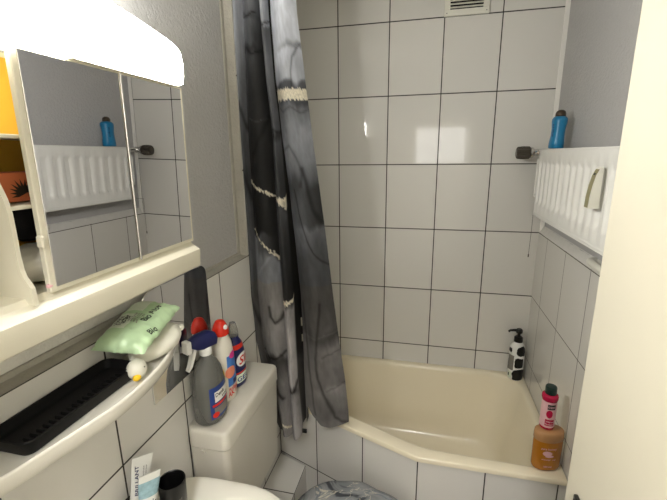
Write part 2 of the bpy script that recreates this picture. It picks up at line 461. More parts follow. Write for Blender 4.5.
def drop(z): return interp([-q for q in DZ], DY, -z) if z < 1.55 else 0
def keyf(keys, d): return interp([k[0] for k in keys], [k[1] for k in keys], d)
def fbm(p, o=4):
    s = 0; a = .5
    for _ in range(o): s += a*noise.noise(p); p = p*2.03; a *= .5
    return s
PK = [ # per pane: (drop, grey level) left side, right side
 ([(0, 165), (60, 140), (100, 120), (160, 95), (180, 80), (210, 92), (260, 100), (300, 90), (360, 88), (430, 110)],)*2,
 ([(0, 150), (10, 140), (14, 90), (18, 135), (42, 120), (48, 62), (56, 100), (75, 84), (120, 62), (150, 40), (185, 36), (232, 34), (236, 140), (300, 132), (340, 128), (354, 120), (358, 70), (375, 90), (400, 100), (440, 130)],
  [(0, 92), (30, 66), (50, 54), (90, 40), (120, 46), (185, 34), (205, 36), (252, 30), (262, 134), (300, 128), (330, 134), (354, 120), (360, 74), (380, 140), (440, 150)]),
 ([(0, 168), (24, 160), (27, 112), (60, 120), (100, 104), (128, 100), (134, 62), (140, 92), (170, 74), (196, 66), (215, 82), (250, 58), (298, 46), (306, 150), (360, 165), (384, 160), (388, 110), (396, 140), (440, 158)],)*2,
 ([(0, 40), (150, 22), (300, 24), (345, 40), (360, 78), (430, 84)],)*2,
 ([(0, 196), (55, 180), (82, 150), (86, 96), (102, 88), (108, 112), (126, 128), (150, 136), (172, 120), (186, 84), (205, 112), (228, 120), (255, 88), (300, 84), (330, 92), (350, 112), (385, 116), (425, 112)],
  [(0, 190), (44, 176), (50, 128), (54, 178), (82, 165), (86, 100), (102, 80), (108, 116), (130, 142), (160, 120), (178, 92), (190, 58), (222, 54), (228, 104), (255, 82), (300, 84), (325, 96), (333, 74), (345, 120), (378, 108), (382, 134), (408, 100), (425, 124)]),
]
# hem (z - ZR5) across the curtain, s in panes
HS = [0, .6, 1, 1.5, 2, 2.5, 2.95, 3.0, 3.5, 4.0, 4.06, 4.2, 4.4, 4.6, 4.8, 5]
HZ = [-.07, -.12, -.145, -.15, -.155, -.155, -.13, -.085, -.085, -.085, .005, -.03, -.058, -.068, -.062, -.05]
NS = [8, 26, 18, 8, 44]
YC = [[-.022, -.016, .012], [.012, -.028, .01], [.01, -.034, .0], [.0, .055, .004], [.004, -.032, .012]]   # start, mid, end depth of each pane
cols = []
for k, n in enumerate(NS):
    for i in range(n): cols.append((k, i/n))
cols.append((4, 1.))
NR = 330
bm = new(); cl = bm.loops.layers.float_color.new('pattern')
verts = []; vcol = {}
PW = [8, 17, 11, 3, 34]
INK = [(4, [(1.02, 44), (.86, 50), (.72, 60), (.64, 74), (.62, 90)], 1.0, .62), (4, [(.28, 188), (.34, 212), (.46, 234), (.62, 250), (.8, 258), (1.02, 264)], .8, .5),
       (4, [(.0, 106), (.2, 112), (.5, 108), (.8, 114), (1, 110)], 1.2, .75), (4, [(.0, 150), (.3, 146), (.5, 158), (.6, 172), (.5, 186)], 1.5, .7), (4, [(.62, 168), (.7, 190), (.78, 208), (.95, 222)], 2.0, .5),
       (4, [(.62, 300), (.5, 330), (.38, 352), (.4, 372), (.56, 392), (.72, 410), (.98, 416)], 1.3, .5), (4, [(.0, 332), (.4, 333), (1, 327)], .7, 1.28), (4, [(.55, 352), (.8, 347), (1.02, 345)], .8, .75), (4, [(.6, 384), (.8, 380), (1.02, 377)], .8, .75), (4, [(.08, 300), (.14, 340), (.2, 380), (.26, 410)], .9, .6),
       (1, [(-.1, 14), (.4, 17), (.8, 12)], .8, .45), (1, [(-.1, 50), (.2, 46), (.5, 54), (.9, 50)], .9, .5), (1, [(.95, 116), (.7, 132), (.35, 150), (.05, 162)], 1.0, .5), (1, [(.15, 118), (.5, 121), (.9, 118)], .6, 1.8),
       (1, [(.5, 306), (.52, 316), (.7, 322), (.9, 318), (1.02, 312)], 1.1, .45), (1, [(0, 353), (.3, 358), (.7, 357), (1.02, 350)], 1.0, .45), (1, [(.05, 360), (.3, 372), (.5, 392), (.7, 398)], 1.4, .5), (1, [(.1, 275), (.5, 262), (.9, 250)], .8, 1.15),
       (2, [(0, 25), (.5, 27), (1, 22)], .9, .55), (2, [(0, 134), (.5, 130), (1, 134)], 1.4, .6), (2, [(0, 380), (.3, 388), (.7, 388), (1, 378)], 1.2, .45), (0, [(0, 100), (1, 130)], 1.5, .6), (0, [(0, 168), (1, 200)], 1.5, .6), (0, [(0, 300), (1, 330)], 1.5, .6)]
def ink(k, f, D):
    g = 1.
    for kk, pl, w_, m_ in INK:
        if kk != k: continue
        best = 1e9
        for (f0, d0), (f1, d1) in zip(pl, pl[1:]):
            ax, ay, bx, by = f0*PW[k], d0, f1*PW[k], d1; px_, py_ = f*PW[k], D
            L2 = (bx-ax)**2+(by-ay)**2; t = max(0, min(1, ((px_-ax)*(bx-ax)+(py_-ay)*(by-ay))/L2))
            best = min(best, math.hypot(px_-ax-t*(bx-ax), py_-ay-t*(by-ay)))
        g *= 1+(m_-1)*math.exp(-(best/w_)**2)
    return g
GOLD = srgb(238, 230, 208)
for (k, f) in cols:
    hem = interp(HS, HZ, k+f); colv = []
    for r in range(NR+1):
        t = r/NR
        z = 1.74+(hem-1.74)*t if False else (1.09+ (hem-1.09)*t)
        z = 1.09+.0 if False else 1.09+(hem-1.09)*t
        z = (1.085)+(hem-1.085)*t
        z = hem+(1.085-hem)*(1-t)
        zz = hem+(1.7-hem)*(1-t)
        a, b = interp(ZS, CB[k], zz), interp(ZS, CB[k+1], zz)
        x = a+(b-a)*f
        s, m, e_ = YC[k]
        y = (1-f)**2*s+2*f*(1-f)*(2*m-.5*(s+e_))+f*f*e_
        wav = .006*noise.noise(Vector((x*9, zz*2.2, k*3.1)))+.003*noise.noise(Vector((x*30, zz*9, k)))
        if k == 4: y += .010*math.sin(f*11+zz*1.5)*min(1, max(0, (1.3-zz)/1.2))*f*(1.2-f)
        Yb = -.662+.0*f
        v = bm.verts.new((x, Yb+y+wav, zz+ZR5)); colv.append(v)
        # printed marble pattern
        w = Vector((k*7.3+f*1.5, zz*3.2, .7)); dw = 14*fbm(w*1.3)+5*fbm(w*4.1+Vector((3, 1, 2)))
        d = drop(zz)+dw
        g = keyf(PK[k][0], d)*(1-f)+keyf(PK[k][1], d)*f
        g *= 1+.22*fbm(w*2.2+Vector((9, 4, 0)))+.10*fbm(w*9)
        # ink rings: thin dark contour lines
        q = fbm(Vector((k*5+f*2.2, zz*2.6, 4.4)), 3)
        g *= ink(k, f+.05*fbm(w*4), drop(zz)+2.6*fbm(w*4+Vector((2, 7, 1))))**(.6 if k == 4 else .8)
        g = 255*1.27*max(0, g/255)**1.36
        c = srgb(*[max(0, min(255, g*tk)) for tk in ((.965, .985, 1.035) if zz > .55 else (1.01, .99, .985))])
        D = drop(zz); gold = False; jag = 3.2*noise.noise(Vector((f*26, k, zz*60)))
        if k == 4 and 90.5+jag*.8 < D < 101+jag*.8: gold = True
        if k == 1 and abs(D-(183+13*f+jag*.5)) < 1.5 and noise.noise(Vector((f*30, zz*90, 1))) > -.35: gold = True
        if k == 1 and abs(D-(231+27*f+jag)) < 1.5 and noise.noise(Vector((f*22, zz*70, 5))) > -.3: gold = True
        if k == 2 and 197+jag < D < 197+3+15*max(0, f-.35)+jag and f > .05: gold = True
        if k == 2 and abs(D-(304-5*f+jag)) < 1.8: gold = True
        if k == 3 and f > .3 and (abs(D-228-jag) < 7 or abs(D-326-jag) < 3 or abs(D-344-jag*2) < 5) and noise.noise(Vector((f*9, zz*60, 2))) > -.1: gold = True
        if k == 1 and f > .35 and abs(D-(424+9*(f-.5))) < 1.2: gold = True
        if gold: c = tuple(x_*(.9+.4*noise.noise(Vector((f*40, zz*160, k)))) for x_ in GOLD[:3])+(1,)
        vcol[v] = c
    verts.append(colv)
for a, b in zip(verts, verts[1:]):
    for r in range(NR):
        fc = bm.faces.new((a[r], a[r+1], b[r+1], b[r]))
        for l in fc.loops: l[cl] = vcol[l.vert]
mC = bpy.data.materials.new('marbled_curtain_fabric'); mC.use_nodes = True
nt = mC.node_tree; b = nt.nodes['Principled BSDF']; out = nt.nodes['Material Output']
at = nt.nodes.new('ShaderNodeVertexColor'); at.layer_name = 'pattern'
gm = nt.nodes.new('ShaderNodeMix'); gm.data_type = 'RGBA'; gm.blend_type = 'MULTIPLY'; gm.inputs['Factor'].default_value = 1; gm.inputs['B'].default_value = (1.0, 1.0, 1.0, 1)
nt.links.new(at.outputs['Color'], gm.inputs['A']); nt.links.new(gm.outputs['Result'], b.inputs['Base Color'])
b.inputs['Roughness'].default_value = .62; b.inputs['Specular IOR Level'].default_value = .25
tr = nt.nodes.new('ShaderNodeBsdfTranslucent'); nt.links.new(gm.outputs['Result'], tr.inputs['Color'])
ms = nt.nodes.new('ShaderNodeMixShader'); ms.inputs[0].default_value = .2
nt.links.new(b.outputs[0], ms.inputs[1]); nt.links.new(tr.outputs[0], ms.inputs[2])
tp = nt.nodes.new('ShaderNodeBsdfTransparent'); ms2 = nt.nodes.new('ShaderNodeMixShader'); ms2.inputs[0].default_value = .02
nt.links.new(ms.outputs[0], ms2.inputs[1]); nt.links.new(tp.outputs[0], ms2.inputs[2]); nt.links.new(ms2.outputs[0], out.inputs['Surface'])
cur = thing('shower_curtain', 'grey and black marbled shower curtain with gold veins bunched at the tub end', 'curtain', (-.04, -.66, .53))
fab = obj('fabric', bm, mC, cur, smooth=0)
for p in fab.data.polygons: p.use_smooth = True
bm = new(); box(bm, -.014, .006, -.7, -.694, .573, .592, .001, 1)
obj('hem_weight', bm, M['black'], cur)
for i in range(6):
    x = -.2+i*.038; bm = new()
    tube(bm, [(x+.0001*k, -.65+.018*math.cos(2*PI*k/16), 2.385+.019*math.sin(2*PI*k/16)) for k in range(17)], .0022, 6)
    obj('ring', bm, M['creamwhite'], cur)
bm = new(); tube(bm, [(XL, -.65, 2.402), (.4, -.65, 2.402), (PR, -.65, 2.402)], .011, 14)
put(obj('curtain_rod', bm, M['chrome'], base=(.4, -.65, 2.402)), 'straight chrome rod carrying the marbled shower curtain between both walls', 'curtain rod')

# ------------------------------------------------------------------ mirror cabinet with light
cabP = (PL, -1.55, 1.437)
cab = thing('mirror_cabinet', 'cream bathroom mirror cabinet with built-in light on the left wall', 'cabinet', cabP, (0, .02, 0))
CY0, CY1 = -1.93, -1.186; CF = -.128; CZ0, CZ1 = 1.49, 1.885
DVY = -1.612
bm = new()
box(bm, PL+.001, PL+.007, CY0, CY1, CZ0, CZ1)            # back
box(bm, PL+.001, CF, CY1-.008, CY1, CZ0, CZ1, .001, 1)   # right side
box(bm, PL+.001, CF, CY0, CY0+.008, CZ0, CZ1, .001, 1)
box(bm, PL+.001, CF, CY0, DVY-.008, CZ1-.022, CZ1-.014, .001, 1)
box(bm, PL+.001, CF, CY0, CY1, CZ0, CZ0+.012, .001, 1)
obj('carcass', bm, M['cream'], cab)
bm = new(); box(bm, PL+.007, PL+.0085, DVY, CY1-.008, CZ0+.012, CZ1-.008); box(bm, PL+.0085, CF-.012, CY1-.0095, CY1-.008, CZ0+.012, CZ1-.008)
obj('lining', bm, M['ochre'], cab)
# interior shelves
for z in (1.650, 1.752):
    bm = new(); box(bm, PL+.009, CF-.004, DVY, CY1-.01, z-.006, z, .001, 1); obj('shelf', bm, M['cream'], cab)
# curved divider panel (profile in x-z, swept along y)
prof = [(PL+.008, CZ0+.012), (-.112, CZ0+.012), (-.1135, 1.529), (-.1185, 1.537), (-.124, 1.545), (-.1275, 1.556), (-.129, 1.575), (-.1295, 1.64), (-.133, 1.66), (-.150, 1.705), (-.158, 1.74), (-.158, CZ1-.008), (PL+.008, CZ1-.008)]
bm = new(); loft(bm, [[(x, DVY-.007, z) for x, z in prof], [(x, DVY, z) for x, z in prof]]); obj('divider', bm, M['cream'], cab, smooth=0)
# base ledge: moulded rail below the doors
prof = [(PL+.001, 1.442), (-.112, 1.442), (-.104, 1.447), (-.1025, 1.452), (-.1005, 1.484), (-.1015, 1.490), (-.108, 1.494), (-.122, 1.503), (-.128, 1.512), (PL+.001, 1.512)]
bm = new(); loft(bm, [[(x, y, z) for x, z in prof] for y in (CY0, CY1-.004)])
obj('base_ledge', bm, M['cream'], cab, smooth=20)
bm = new(); sphere(bm, (-.121, -1.583, 1.5215), .004, 1, 1.6, 1, 12, 8); obj('door_catch', bm, M['palepink'], cab)
# mirrored doors
def mdoor(y0, y1, hidden=False):
    z0, z1 = 1.516, 1.868
    d = new(); box(d, CF, -.1175, y0, y1, z0-.006, z1+.004, .0015, 1)
    fr = obj('door', d, M['cream'], cab)
    d = new(); box(d, -.1176, -.115, y0+.009 if y0 < -1.45 else y0+.0015, y1-.002 if y0 < -1.45 else y1-.010, z0+.002, z1, .0008, 1)
    obj('mirror_pane', d, M['mirror'], fr)
mdoor(-1.585, -1.386); mdoor(-1.3825, -1.188)
bm = new(); box(bm, -.1165, -.1125, -1.3865, -1.382, 1.512, 1.872, .001, 1); obj('door_edge_strip', bm, M['chrome'], cab)
bm = new(); box(bm, -.122, -.110, -1.5925, -1.586, 1.585, 1.604, .002, 1); obj('door_pull', bm, M['cream'], cab)
# light canopy: bowed lit diffuser in an opaque housing over the whole width
PF = [(-.100, 1.8745), (-.0945, 1.876), (-.0905, 1.892), (-.0905, 1.92), (-.0955, 1.944), (-.1005, 1.951)]
cyr = CY1-.028
def arch(y, z):
    t = min(1, max(0, (cyr-y)/.34)); return z+(z-1.876)/.075*(.034*(1-(1-t)**2)-.004*(1-min(1, t*9))**2) if z > 1.88 else z
def sweep(P, y0, y1, n=24): return [[(x, y0+(y1-y0)*i/n, arch(y0+(y1-y0)*i/n, z)) for x, z in P] for i in range(n+1)]
bm = new(); loft(bm, sweep(PF+[(-.105, 1.951), (-.105, 1.8745)], -1.49, cyr-.004)); can = obj('light_canopy', bm, M['lamp'], cab, smooth=60)
bm = new(); loft(bm, sweep(PF+[(-.105, 1.951), (-.105, 1.8745)], CY0, -1.4905)); obj('canopy_cover', bm, M['lamp_dim'], cab, smooth=60)
bm = new()
box(bm, PL+.002, -.1055, -1.49, cyr, 1.8715, 1.8742)
box(bm, -.107, -.1053, CY0, cyr, 1.8742, 1.9505); box(bm, PL+.002, -.1075, CY0, cyr-.0045, 1.949, 1.951)
loft(bm, [[(x, y, arch(y, z)) for x, z in PF+[(PL+.002, 1.951), (PL+.002, 1.8745)]] for y in (cyr-.0039, cyr)])
obj('canopy_housing', bm, M['cream'], cab, smooth=30)
bm = new(); loft(bm, sweep([(-.1075, 1.9515), (-.1075, 1.9535), (PL+.002, 1.9535), (PL+.002, 1.9515)], CY0, cyr-.0045)); obj('canopy_top', bm, M['lamp_top'], cab, smooth=30)
bm = new(); box(bm, -.165, -.1075, DVY+.002, -1.495, 1.8715, 1.8735); obj('light_slot', bm, M['lamp_slot'], cab)

# things inside the open compartment
t = thing('printed_box', 'small terracotta box with dark palm leaf print on the open cabinet shelf', 'box', (-.185, -1.545, 1.6505))
bm = new(); box(bm, -.215, -.155, -1.60, -1.485, 1.6505, 1.695, .002, 1); obj('carton', bm, M['terracotta'], t)
bm = new()
for (yc, zc, s, rot) in ((-1.565, 1.662, 1, .5), (-1.53, 1.66, .9, -.3), (-1.545, 1.668, .8, 1.2), (-1.5, 1.662, .9, .2)):
    for j in range(-4, 5):
        a = rot+j*.32+PI/2; L_ = .028*s*(1-.05*abs(j))
        p0 = Vector((-.1545, yc, zc)); p1 = p0+Vector((0, math.cos(a)*L_, math.sin(a)*L_*.9)); m = (p0+p1)/2; w = Vector((0, -math.sin(a), math.cos(a)))*.0022
        if all(1.652 < q.z < 1.693 and -1.599 < q.y < -1.487 for q in (p1, m+w, m-w)):
            bm.faces.new([bm.verts.new(q) for q in (p0, m+w, p1, m-w)])
obj('leaf_print', bm, M['leafprint'], t, smooth=0)
bm = new(); sphere(bm, (0, 0, .032), .04, .85, 1.25, .8, 24, 14)
for v in bm.verts: v.co += v.co.normalized()*.006*noise.noise(v.co*40); v.co.z = max(v.co.z, 0)
put(obj('cotton_pouch', bm, M['cotton']), 'rounded white pouch lying in the lower open cabinet compartment', 'pouch').location = (-.176, -1.548, 1.5135)
bm = new(); sphere(bm, (0, 0, .02), .03, 1.0, 1.4, 1.2, 20, 12)
for v in bm.verts: v.co += v.co.normalized()*.007*noise.noise(v.co*45+Vector((3, 1, 1)))
put(obj('black_pouch', bm, M['cloth_black']), 'crumpled black cloth bundle lying on top of the white pouch in the cabinet', 'cloth').location = (-.195, -1.535, 1.594)

# ------------------------------------------------------------------ ceramic shelf below the cabinet
SZ = 1.264; SL = 1.279
sh = thing('wall_shelf', 'white ceramic shelf with bowed front lip on the left wall under the cabinet', 'shelf', (XL, -1.55, SZ-.03))
front = [(-.214, -1.228), (-.18, -1.232), (-.152, -1.254), (-.125, -1.294), (-.104, -1.338), (-.091, -1.379), (-.079, -1.44), (-.074, -1.5), (-.076, -1.55), (-.085, -1.603), (-.099, -1.677), (-.110, -1.72), (-.130, -1.78), (-.165, -1.84), (-.19, -1.858), (-.214, -1.862)]
def catmull(P, m=5):
    o = []
    for i in range(len(P)-1):
        p = [Vector(P[max(0, i-1)]), Vector(P[i]), Vector(P[i+1]), Vector(P[min(len(P)-1, i+2)])]
        for k in range(m):
            t = k/m; o.append(.5*((2*p[1])+(p[2]-p[0])*t+(2*p[0]-5*p[1]+4*p[2]-p[3])*t*t+(3*p[1]-p[0]-3*p[2]+p[3])*t**3))
    o.append(Vector(P[-1])); return o
fr = catmull([(a, b, 0) for a, b in front])
cx, cy = XL+.001, -1.545
def inset(d, z, k=1):
    o = []
    for i, p in enumerate(fr):
        tn = (fr[min(i+1, len(fr)-1)]-fr[max(i-1, 0)]).normalized(); nrm = Vector((tn.y, -tn.x, 0))
        q = p+nrm*d
        o.append((max(XL+.002, q.x), q.y, z))
    return o
# nrm must point inwards
tn = (fr[20]-fr[18]).normalized(); sgn = 1 if Vector((tn.y, -tn.x, 0)).dot(Vector((cx, cy, 0))-fr[19]) > 0 else -1
def ins(d, z): 
    o = []
    for i, p in enumerate(fr):
        tn = (fr[min(i+1, len(fr)-1)]-fr[max(i-1, 0)]).normalized(); q = p+sgn*d*Vector((tn.y, -tn.x, 0))
        o.append((max(XL+.002, q.x), q.y, z))
    return o
bm = new()
rows = [[(XL+.002, p[1], SZ) for p in ins(.012, 0)], ins(.028, SZ), ins(.016, SZ+.001), ins(.011, SZ+.006), ins(.0075, SL-.0015), ins(.006, SL), ins(.003, SL+.0005), ins(.0008, SL-.0012), ins(0, SL-.004), ins(.001, SL-.018), ins(.006, SL-.032), ins(.018, SL-.041), ins(.04, SL-.045), [(XL+.002, p[1], SL-.045) for p in ins(.012, 0)]]
loft(bm, rows, False, False, closed=False)
bmesh.ops.remove_doubles(bm, verts=bm.verts, dist=.0002)
obj('shelf_board', bm, M['ceramic'], sh, smooth=60)

# black tray
tr_ = thing('tray', 'long black ribbed plastic tray lying on the white ceramic shelf', 'tray', (-.163, -1.56, SZ+.001), (0, 0, 0))
def rrect2(y0, y1, z0, z1, r, rb):
    o = []
    for cy_, cz_, a0, q in ((y1-r, z1-r, 0, r), (y0+r, z1-r, PI/2, r), (y0+rb, z0+rb, PI, rb), (y1-rb, z0+rb, 1.5*PI, rb)):
        for k in range(6):
            a = a0+k/5*PI/2; o.append((cy_+q*math.cos(a), cz_+q*math.sin(a)))
    return o
def rrect(x0, x1, y0, y1, r, z, n=5):
    o = []
    for cx_, cy_, a0 in ((x1-r, y1-r, 0), (x0+r, y1-r, PI/2), (x0+r, y0+r, PI), (x1-r, y0+r, 1.5*PI)):
        for k in range(n+1):
            a = a0+k/n*PI/2; o.append((cx_+r*math.cos(a), cy_+r*math.sin(a), z))
    return o
tx0, tx1, ty0, ty1 = -.213, -.121, -1.668, -1.412; z = SZ+.001
bm = new()
loft(bm, [rrect(tx0+.006, tx1-.006, ty0+.006, ty1-.006, .014, z), rrect(tx0+.002, tx1-.002, ty0+.002, ty1-.002, .018, z+.006), rrect(tx0, tx1, ty0, ty1, .02, z+.024), rrect(tx0+.001, tx1-.001, ty0+.001, ty1-.001, .019, z+.0255), rrect(tx0+.004, tx1-.004, ty0+.004, ty1-.004, .017, z+.0255), rrect(tx0+.008, tx1-.008, ty0+.008, ty1-.008, .014, z+.008), rrect(tx0+.014, tx1-.014, ty0+.014, ty1-.014, .01, z+.006)])
obj('tray_body', bm, M['tray'], tr_)
for i in range(18):
    y = ty0+.025+i*.0115
    bm = new(); box(bm, tx0+.05, tx1-.018, y, y+.004, z+.005, z+.012, .0012, 1); obj('rib', bm, M['tray'], tr_)

# white duck on the shelf
dk = thing('duck_figure', 'white rubber duck with yellow beak on the ceramic shelf beside the black tray', 'duck', (-.125, -1.36, SZ+.001))
zb = SZ+.001
bm = new()
rows = []
import_rows = [(-1.412, .004, .03, .028), (-1.405, .016, .030, .020), (-1.385, .03, .028, .022), (-1.36, .038, .029, .026), (-1.33, .04, .031, .028), (-1.31, .036, .034, .029), (-1.292, .027, .038, .024), (-1.28, .016, .040, .015), (-1.272, .004, .041, .006)]
for y, rx, zc, rz in import_rows:
    rows.append([(-.146+.03*(y+1.41)*.6/.16+rx*math.cos(a), y, zb+max(0.0005, zc+rz*math.sin(a))) for a in [2*PI*k/24 for k in range(24)]])
loft(bm, rows); obj('body', bm, M['duck'], dk, smooth=70)
bm = new(); sphere(bm, (-.116, -1.435, zb+.022), .0205, .95, 1., 1.05, 24, 16); hd = obj('head', bm, M['duck'], dk, smooth=80)
bm = new(); sphere(bm, (-.1045, -1.4505, zb+.0125), .0088, .9, 1., .75, 16, 10); obj('beak', bm, M['yellow'], hd, smooth=80)
for ex, ey, ez in ((-.0982, -1.4335, zb+.0285), (-.1275, -1.4515, zb+.0285)):
    bm = new(); sphere(bm, (ex, ey, ez), .0017, u=10, v=8); obj('eye', bm, M['ink'], hd)
bm = new(); sphere(bm, (-.117, -1.277, zb+.043), .010, .7, 1., .8, 14, 10); obj('tail', bm, M['duck'], dk, smooth=80)

# pack of wet wipes lying on the duck and the shelf
wp = thing('wipes_pack', 'pale green soft pack of wet wipes lying across the white duck', 'wipes', (-.15, -1.33, SZ+.06), (0, 0, 0), local=True)
wp.rotation_euler = (math.radians(11), math.radians(3), math.radians(9))
wp.location = (-.158, -1.366, SZ+.082)
WX, WY = .056, .086
def wtop(u, v):
    """u along y (-1..1), v along x (-1..1)"""
    e = (1-abs(v)**3.2)*(1-abs(u)**6)
    h = .026*e**.6 if e > 0 else 0
    p = Vector((v*WX*(1-.06*(1-abs(u))**.5*0), u*WY, h))
    nz = .0035*noise.noise(Vector((u*3, v*3, 1)))*e+.0018*noise.noise(Vector((u*9, v*7, 2)))
    p.z += nz+(.006*noise.noise(Vector((u*4+3, v*5, 7))) if abs(u) > .86 else 0)
    p.x += .004*noise.noise(Vector((u*6, 3, 1)))
    return p
bm = new(); N1, N2 = 44, 26
top = [[bm.verts.new(wtop(-1+2*i/N1, -1+2*j/N2)) for j in range(N2+1)] for i in range(N1+1)]
bot = []
for i in range(N1+1):
    r = []
    for j in range(N2+1):
        if i in (0, N1) or j in (0, N2): r.append(top[i][j]); continue
        p = wtop(-1+2*i/N1, -1+2*j/N2); r.append(bm.verts.new((p.x, p.y, -.45*p.z)))
    bot.append(r)
for i in range(N1):
    for j in range(N2):
        bm.faces.new((top[i][j], top[i+1][j], top[i+1][j+1], top[i][j+1]))
        if len({bot[i][j], bot[i][j+1], bot[i+1][j+1], bot[i+1][j]}) == 4: bm.faces.new((bot[i][j], bot[i][j+1], bot[i+1][j+1], bot[i+1][j]))
obj('film', bm, M['wipes'], wp, smooth=70)
def wflat(u0, u1, v0, v1):
    return lambda a, b: wtop(u0+(u1-u0)*a, v0+(v1-v0)*b)+Vector((0, 0, .0009))
def wpatch(u0, u1, v0, v1, n=10):
    bm = new(); g = [[bm.verts.new(wtop(u0+(u1-u0)*i/n, v0+(v1-v0)*j/n)+Vector((0, 0, .0006))) for j in range(n+1)] for i in range(n+1)]
    for i in range(n):
        for j in range(n): bm.faces.new((g[i][j], g[i+1][j], g[i+1][j+1], g[i][j+1]))
    return bm
obj('opening_flap', wpatch(.30, .88, -.72, .0), M['wipes_white'], wp)
obj('print_panel', wpatch(-.48, .16, -.78, -.1), M['wipes_white'], wp)
def wtext(s, c, du, dv, ang, m, name='lettering'):
    """lettering centred at c=(u,v) in metres on the pack, reading direction ang"""
    bm, w = text_bm(s); ca, sa = math.cos(ang), math.sin(ang)
    for q in bm.verts:
        x, y = (q.co.x/w-.5)*du, (q.co.y/.72-.5)*dv
        px_, py_ = c[0]+x*ca-y*sa, c[1]+x*sa+y*ca
        q.co = wtop(py_/WY, px_/WX)+Vector((0, 0, .0012))
    obj(name, bm, m, wp, smooth=0)
wtext('Feucht', (-.036, -.010), .026, .010, 1.45, M['ink'])
wtext('Tücher', (-.024, -.014), .040, .016, 1.45, M['ink'])
wtext('Bio Aloe', (.022, .020), .062, .015, 1.5, M['ink'])
for k in range(4): wtext('sanft & mild', (-.010+.006*k, .0-.001*k), .034, .0045, 1.48, M['inkgrey'])
wtext('Bio', (.047, -.028), .022, .010, 1.5, M['ink'])

# ------------------------------------------------------------------ small mirror on the tiles
bm = new()
loft(bm, [[(XL+.0008, p[0], p[1]) for p in rrect2(-1.287, -.995, 1.083, 1.388, .03, .003)], [(XL+.004, p[0], p[1]) for p in rrect2(-1.287, -.995, 1.083, 1.388, .03, .003)], [(XL+.005, p[0], p[1]) for p in rrect2(-1.286, -.996, 1.084, 1.387, .0295, .0025)]])
put(obj('wall_mirror', bm, M['mirror'], base=(XL+.0008, -1.141, 1.083), smooth=20), 'small frameless mirror with rounded corners on tiles beside the cistern', 'mirror')

# ------------------------------------------------------------------ cistern, toilet, lid cover
cs = thing('toilet_cistern', 'white plastic toilet cistern on the left wall carrying the cleaning bottles', 'cistern', (XL, -.968, .50))
cy0, cy1, cxf, ct = -1.176, -.763, -.080, .925
bm = new()
def cring(x1, y0, y1, z, r): return rrect(XL+.0015, x1, y0, y1, r, z, 6)
loft(bm, [cring(cxf-.03, cy0+.03, cy1-.03, .525, .022), cring(cxf-.012, cy0+.012, cy1-.012, .535, .022), cring(cxf-.010, cy0+.010, cy1-.010, .56, .022), cring(cxf-.003, cy0+.003, cy1-.003, ct-.0625, .022)])
obj('tank', bm, M['cistern'], cs)
bm = new()
loft(bm, [cring(cxf-.0035, cy0+.0035, cy1-.0035, ct-.0605, .022), cring(cxf-.0035, cy0+.0035, cy1-.0035, ct-.059, .022), cring(cxf, cy0, cy1, ct-.057, .022), cring(cxf-.001, cy0+.001, cy1-.001, ct-.012, .022), cring(cxf-.003, cy0+.003, cy1-.003, ct-.005, .021), cring(cxf-.007, cy0+.007, cy1-.007, ct-.001, .019), cring(cxf-.013, cy0+.013, cy1-.013, ct, .016)])
obj('lid', bm, M['cistern'], cs, smooth=60)
bm = new(); t_ = bmesh.new(); bmesh.ops.create_cone(t_, cap_ends=True, segments=20, radius1=.009, radius2=.0085, depth=.004)
join(bm, t_, 0, Matrix.Translation((-.165, cy0-.0005, ct-.072)) @ Matrix.Rotation(PI/2, 4, 'X')); obj('side_plug', bm, M['cistern'], cs)
bm = new(); tube(bm, [(-.145, -.968, .53), (-.145, -.968, .40), (-.13, -.968, .33), (-.09, -.968, .30), (-.03, -.968, .30)], .022, 16); obj('flush_pipe', bm, M['creamwhite'], cs)

to = thing('toilet', 'white ceramic toilet standing in front of the cistern', 'toilet', (.2, -.965, 0))
def egg(cx, cy, rx, ry, z, n=36): return [(cx+rx*math.cos(a), cy+ry*math.sin(a)*(1-.12*math.cos(a)), z) for a in [2*PI*k/n for k in range(n)]]
bm = new(); loft(bm, [egg(.18, -.965, .15, .10, 0), egg(.18, -.965, .14, .095, .04), egg(.2, -.965, .15, .10, .2), egg(.235, -.965, .205, .15, .32), egg(.245, -.965, .222, .175, .385), egg(.245, -.965, .222, .178, .40), egg(.245, -.965, .18, .14, .40), egg(.245, -.965, .14, .10, .3), egg(.245, -.965, .05, .04, .22)])
obj('bowl', bm, M['ceramic'], to, smooth=60)
bm = new(); loft(bm, [egg(.25, -.965, .225, .180, .401), egg(.25, -.965, .228, .183, .408), egg(.25, -.965, .225, .180, .417), egg(.25, -.965, .14, .10, .417), egg(.25, -.965, .14, .10, .401)]); obj('seat', bm, M['creamwhite'], to, smooth=60)
bm = new(); loft(bm, [egg(.25, -.965, .223, .178, .418), egg(.25, -.965, .226, .181, .424), egg(.25, -.965, .222, .177, .4275), egg(.25, -.965, .15, .11, .428)]); obj('lid', bm, M['creamwhite'], to, smooth=60)

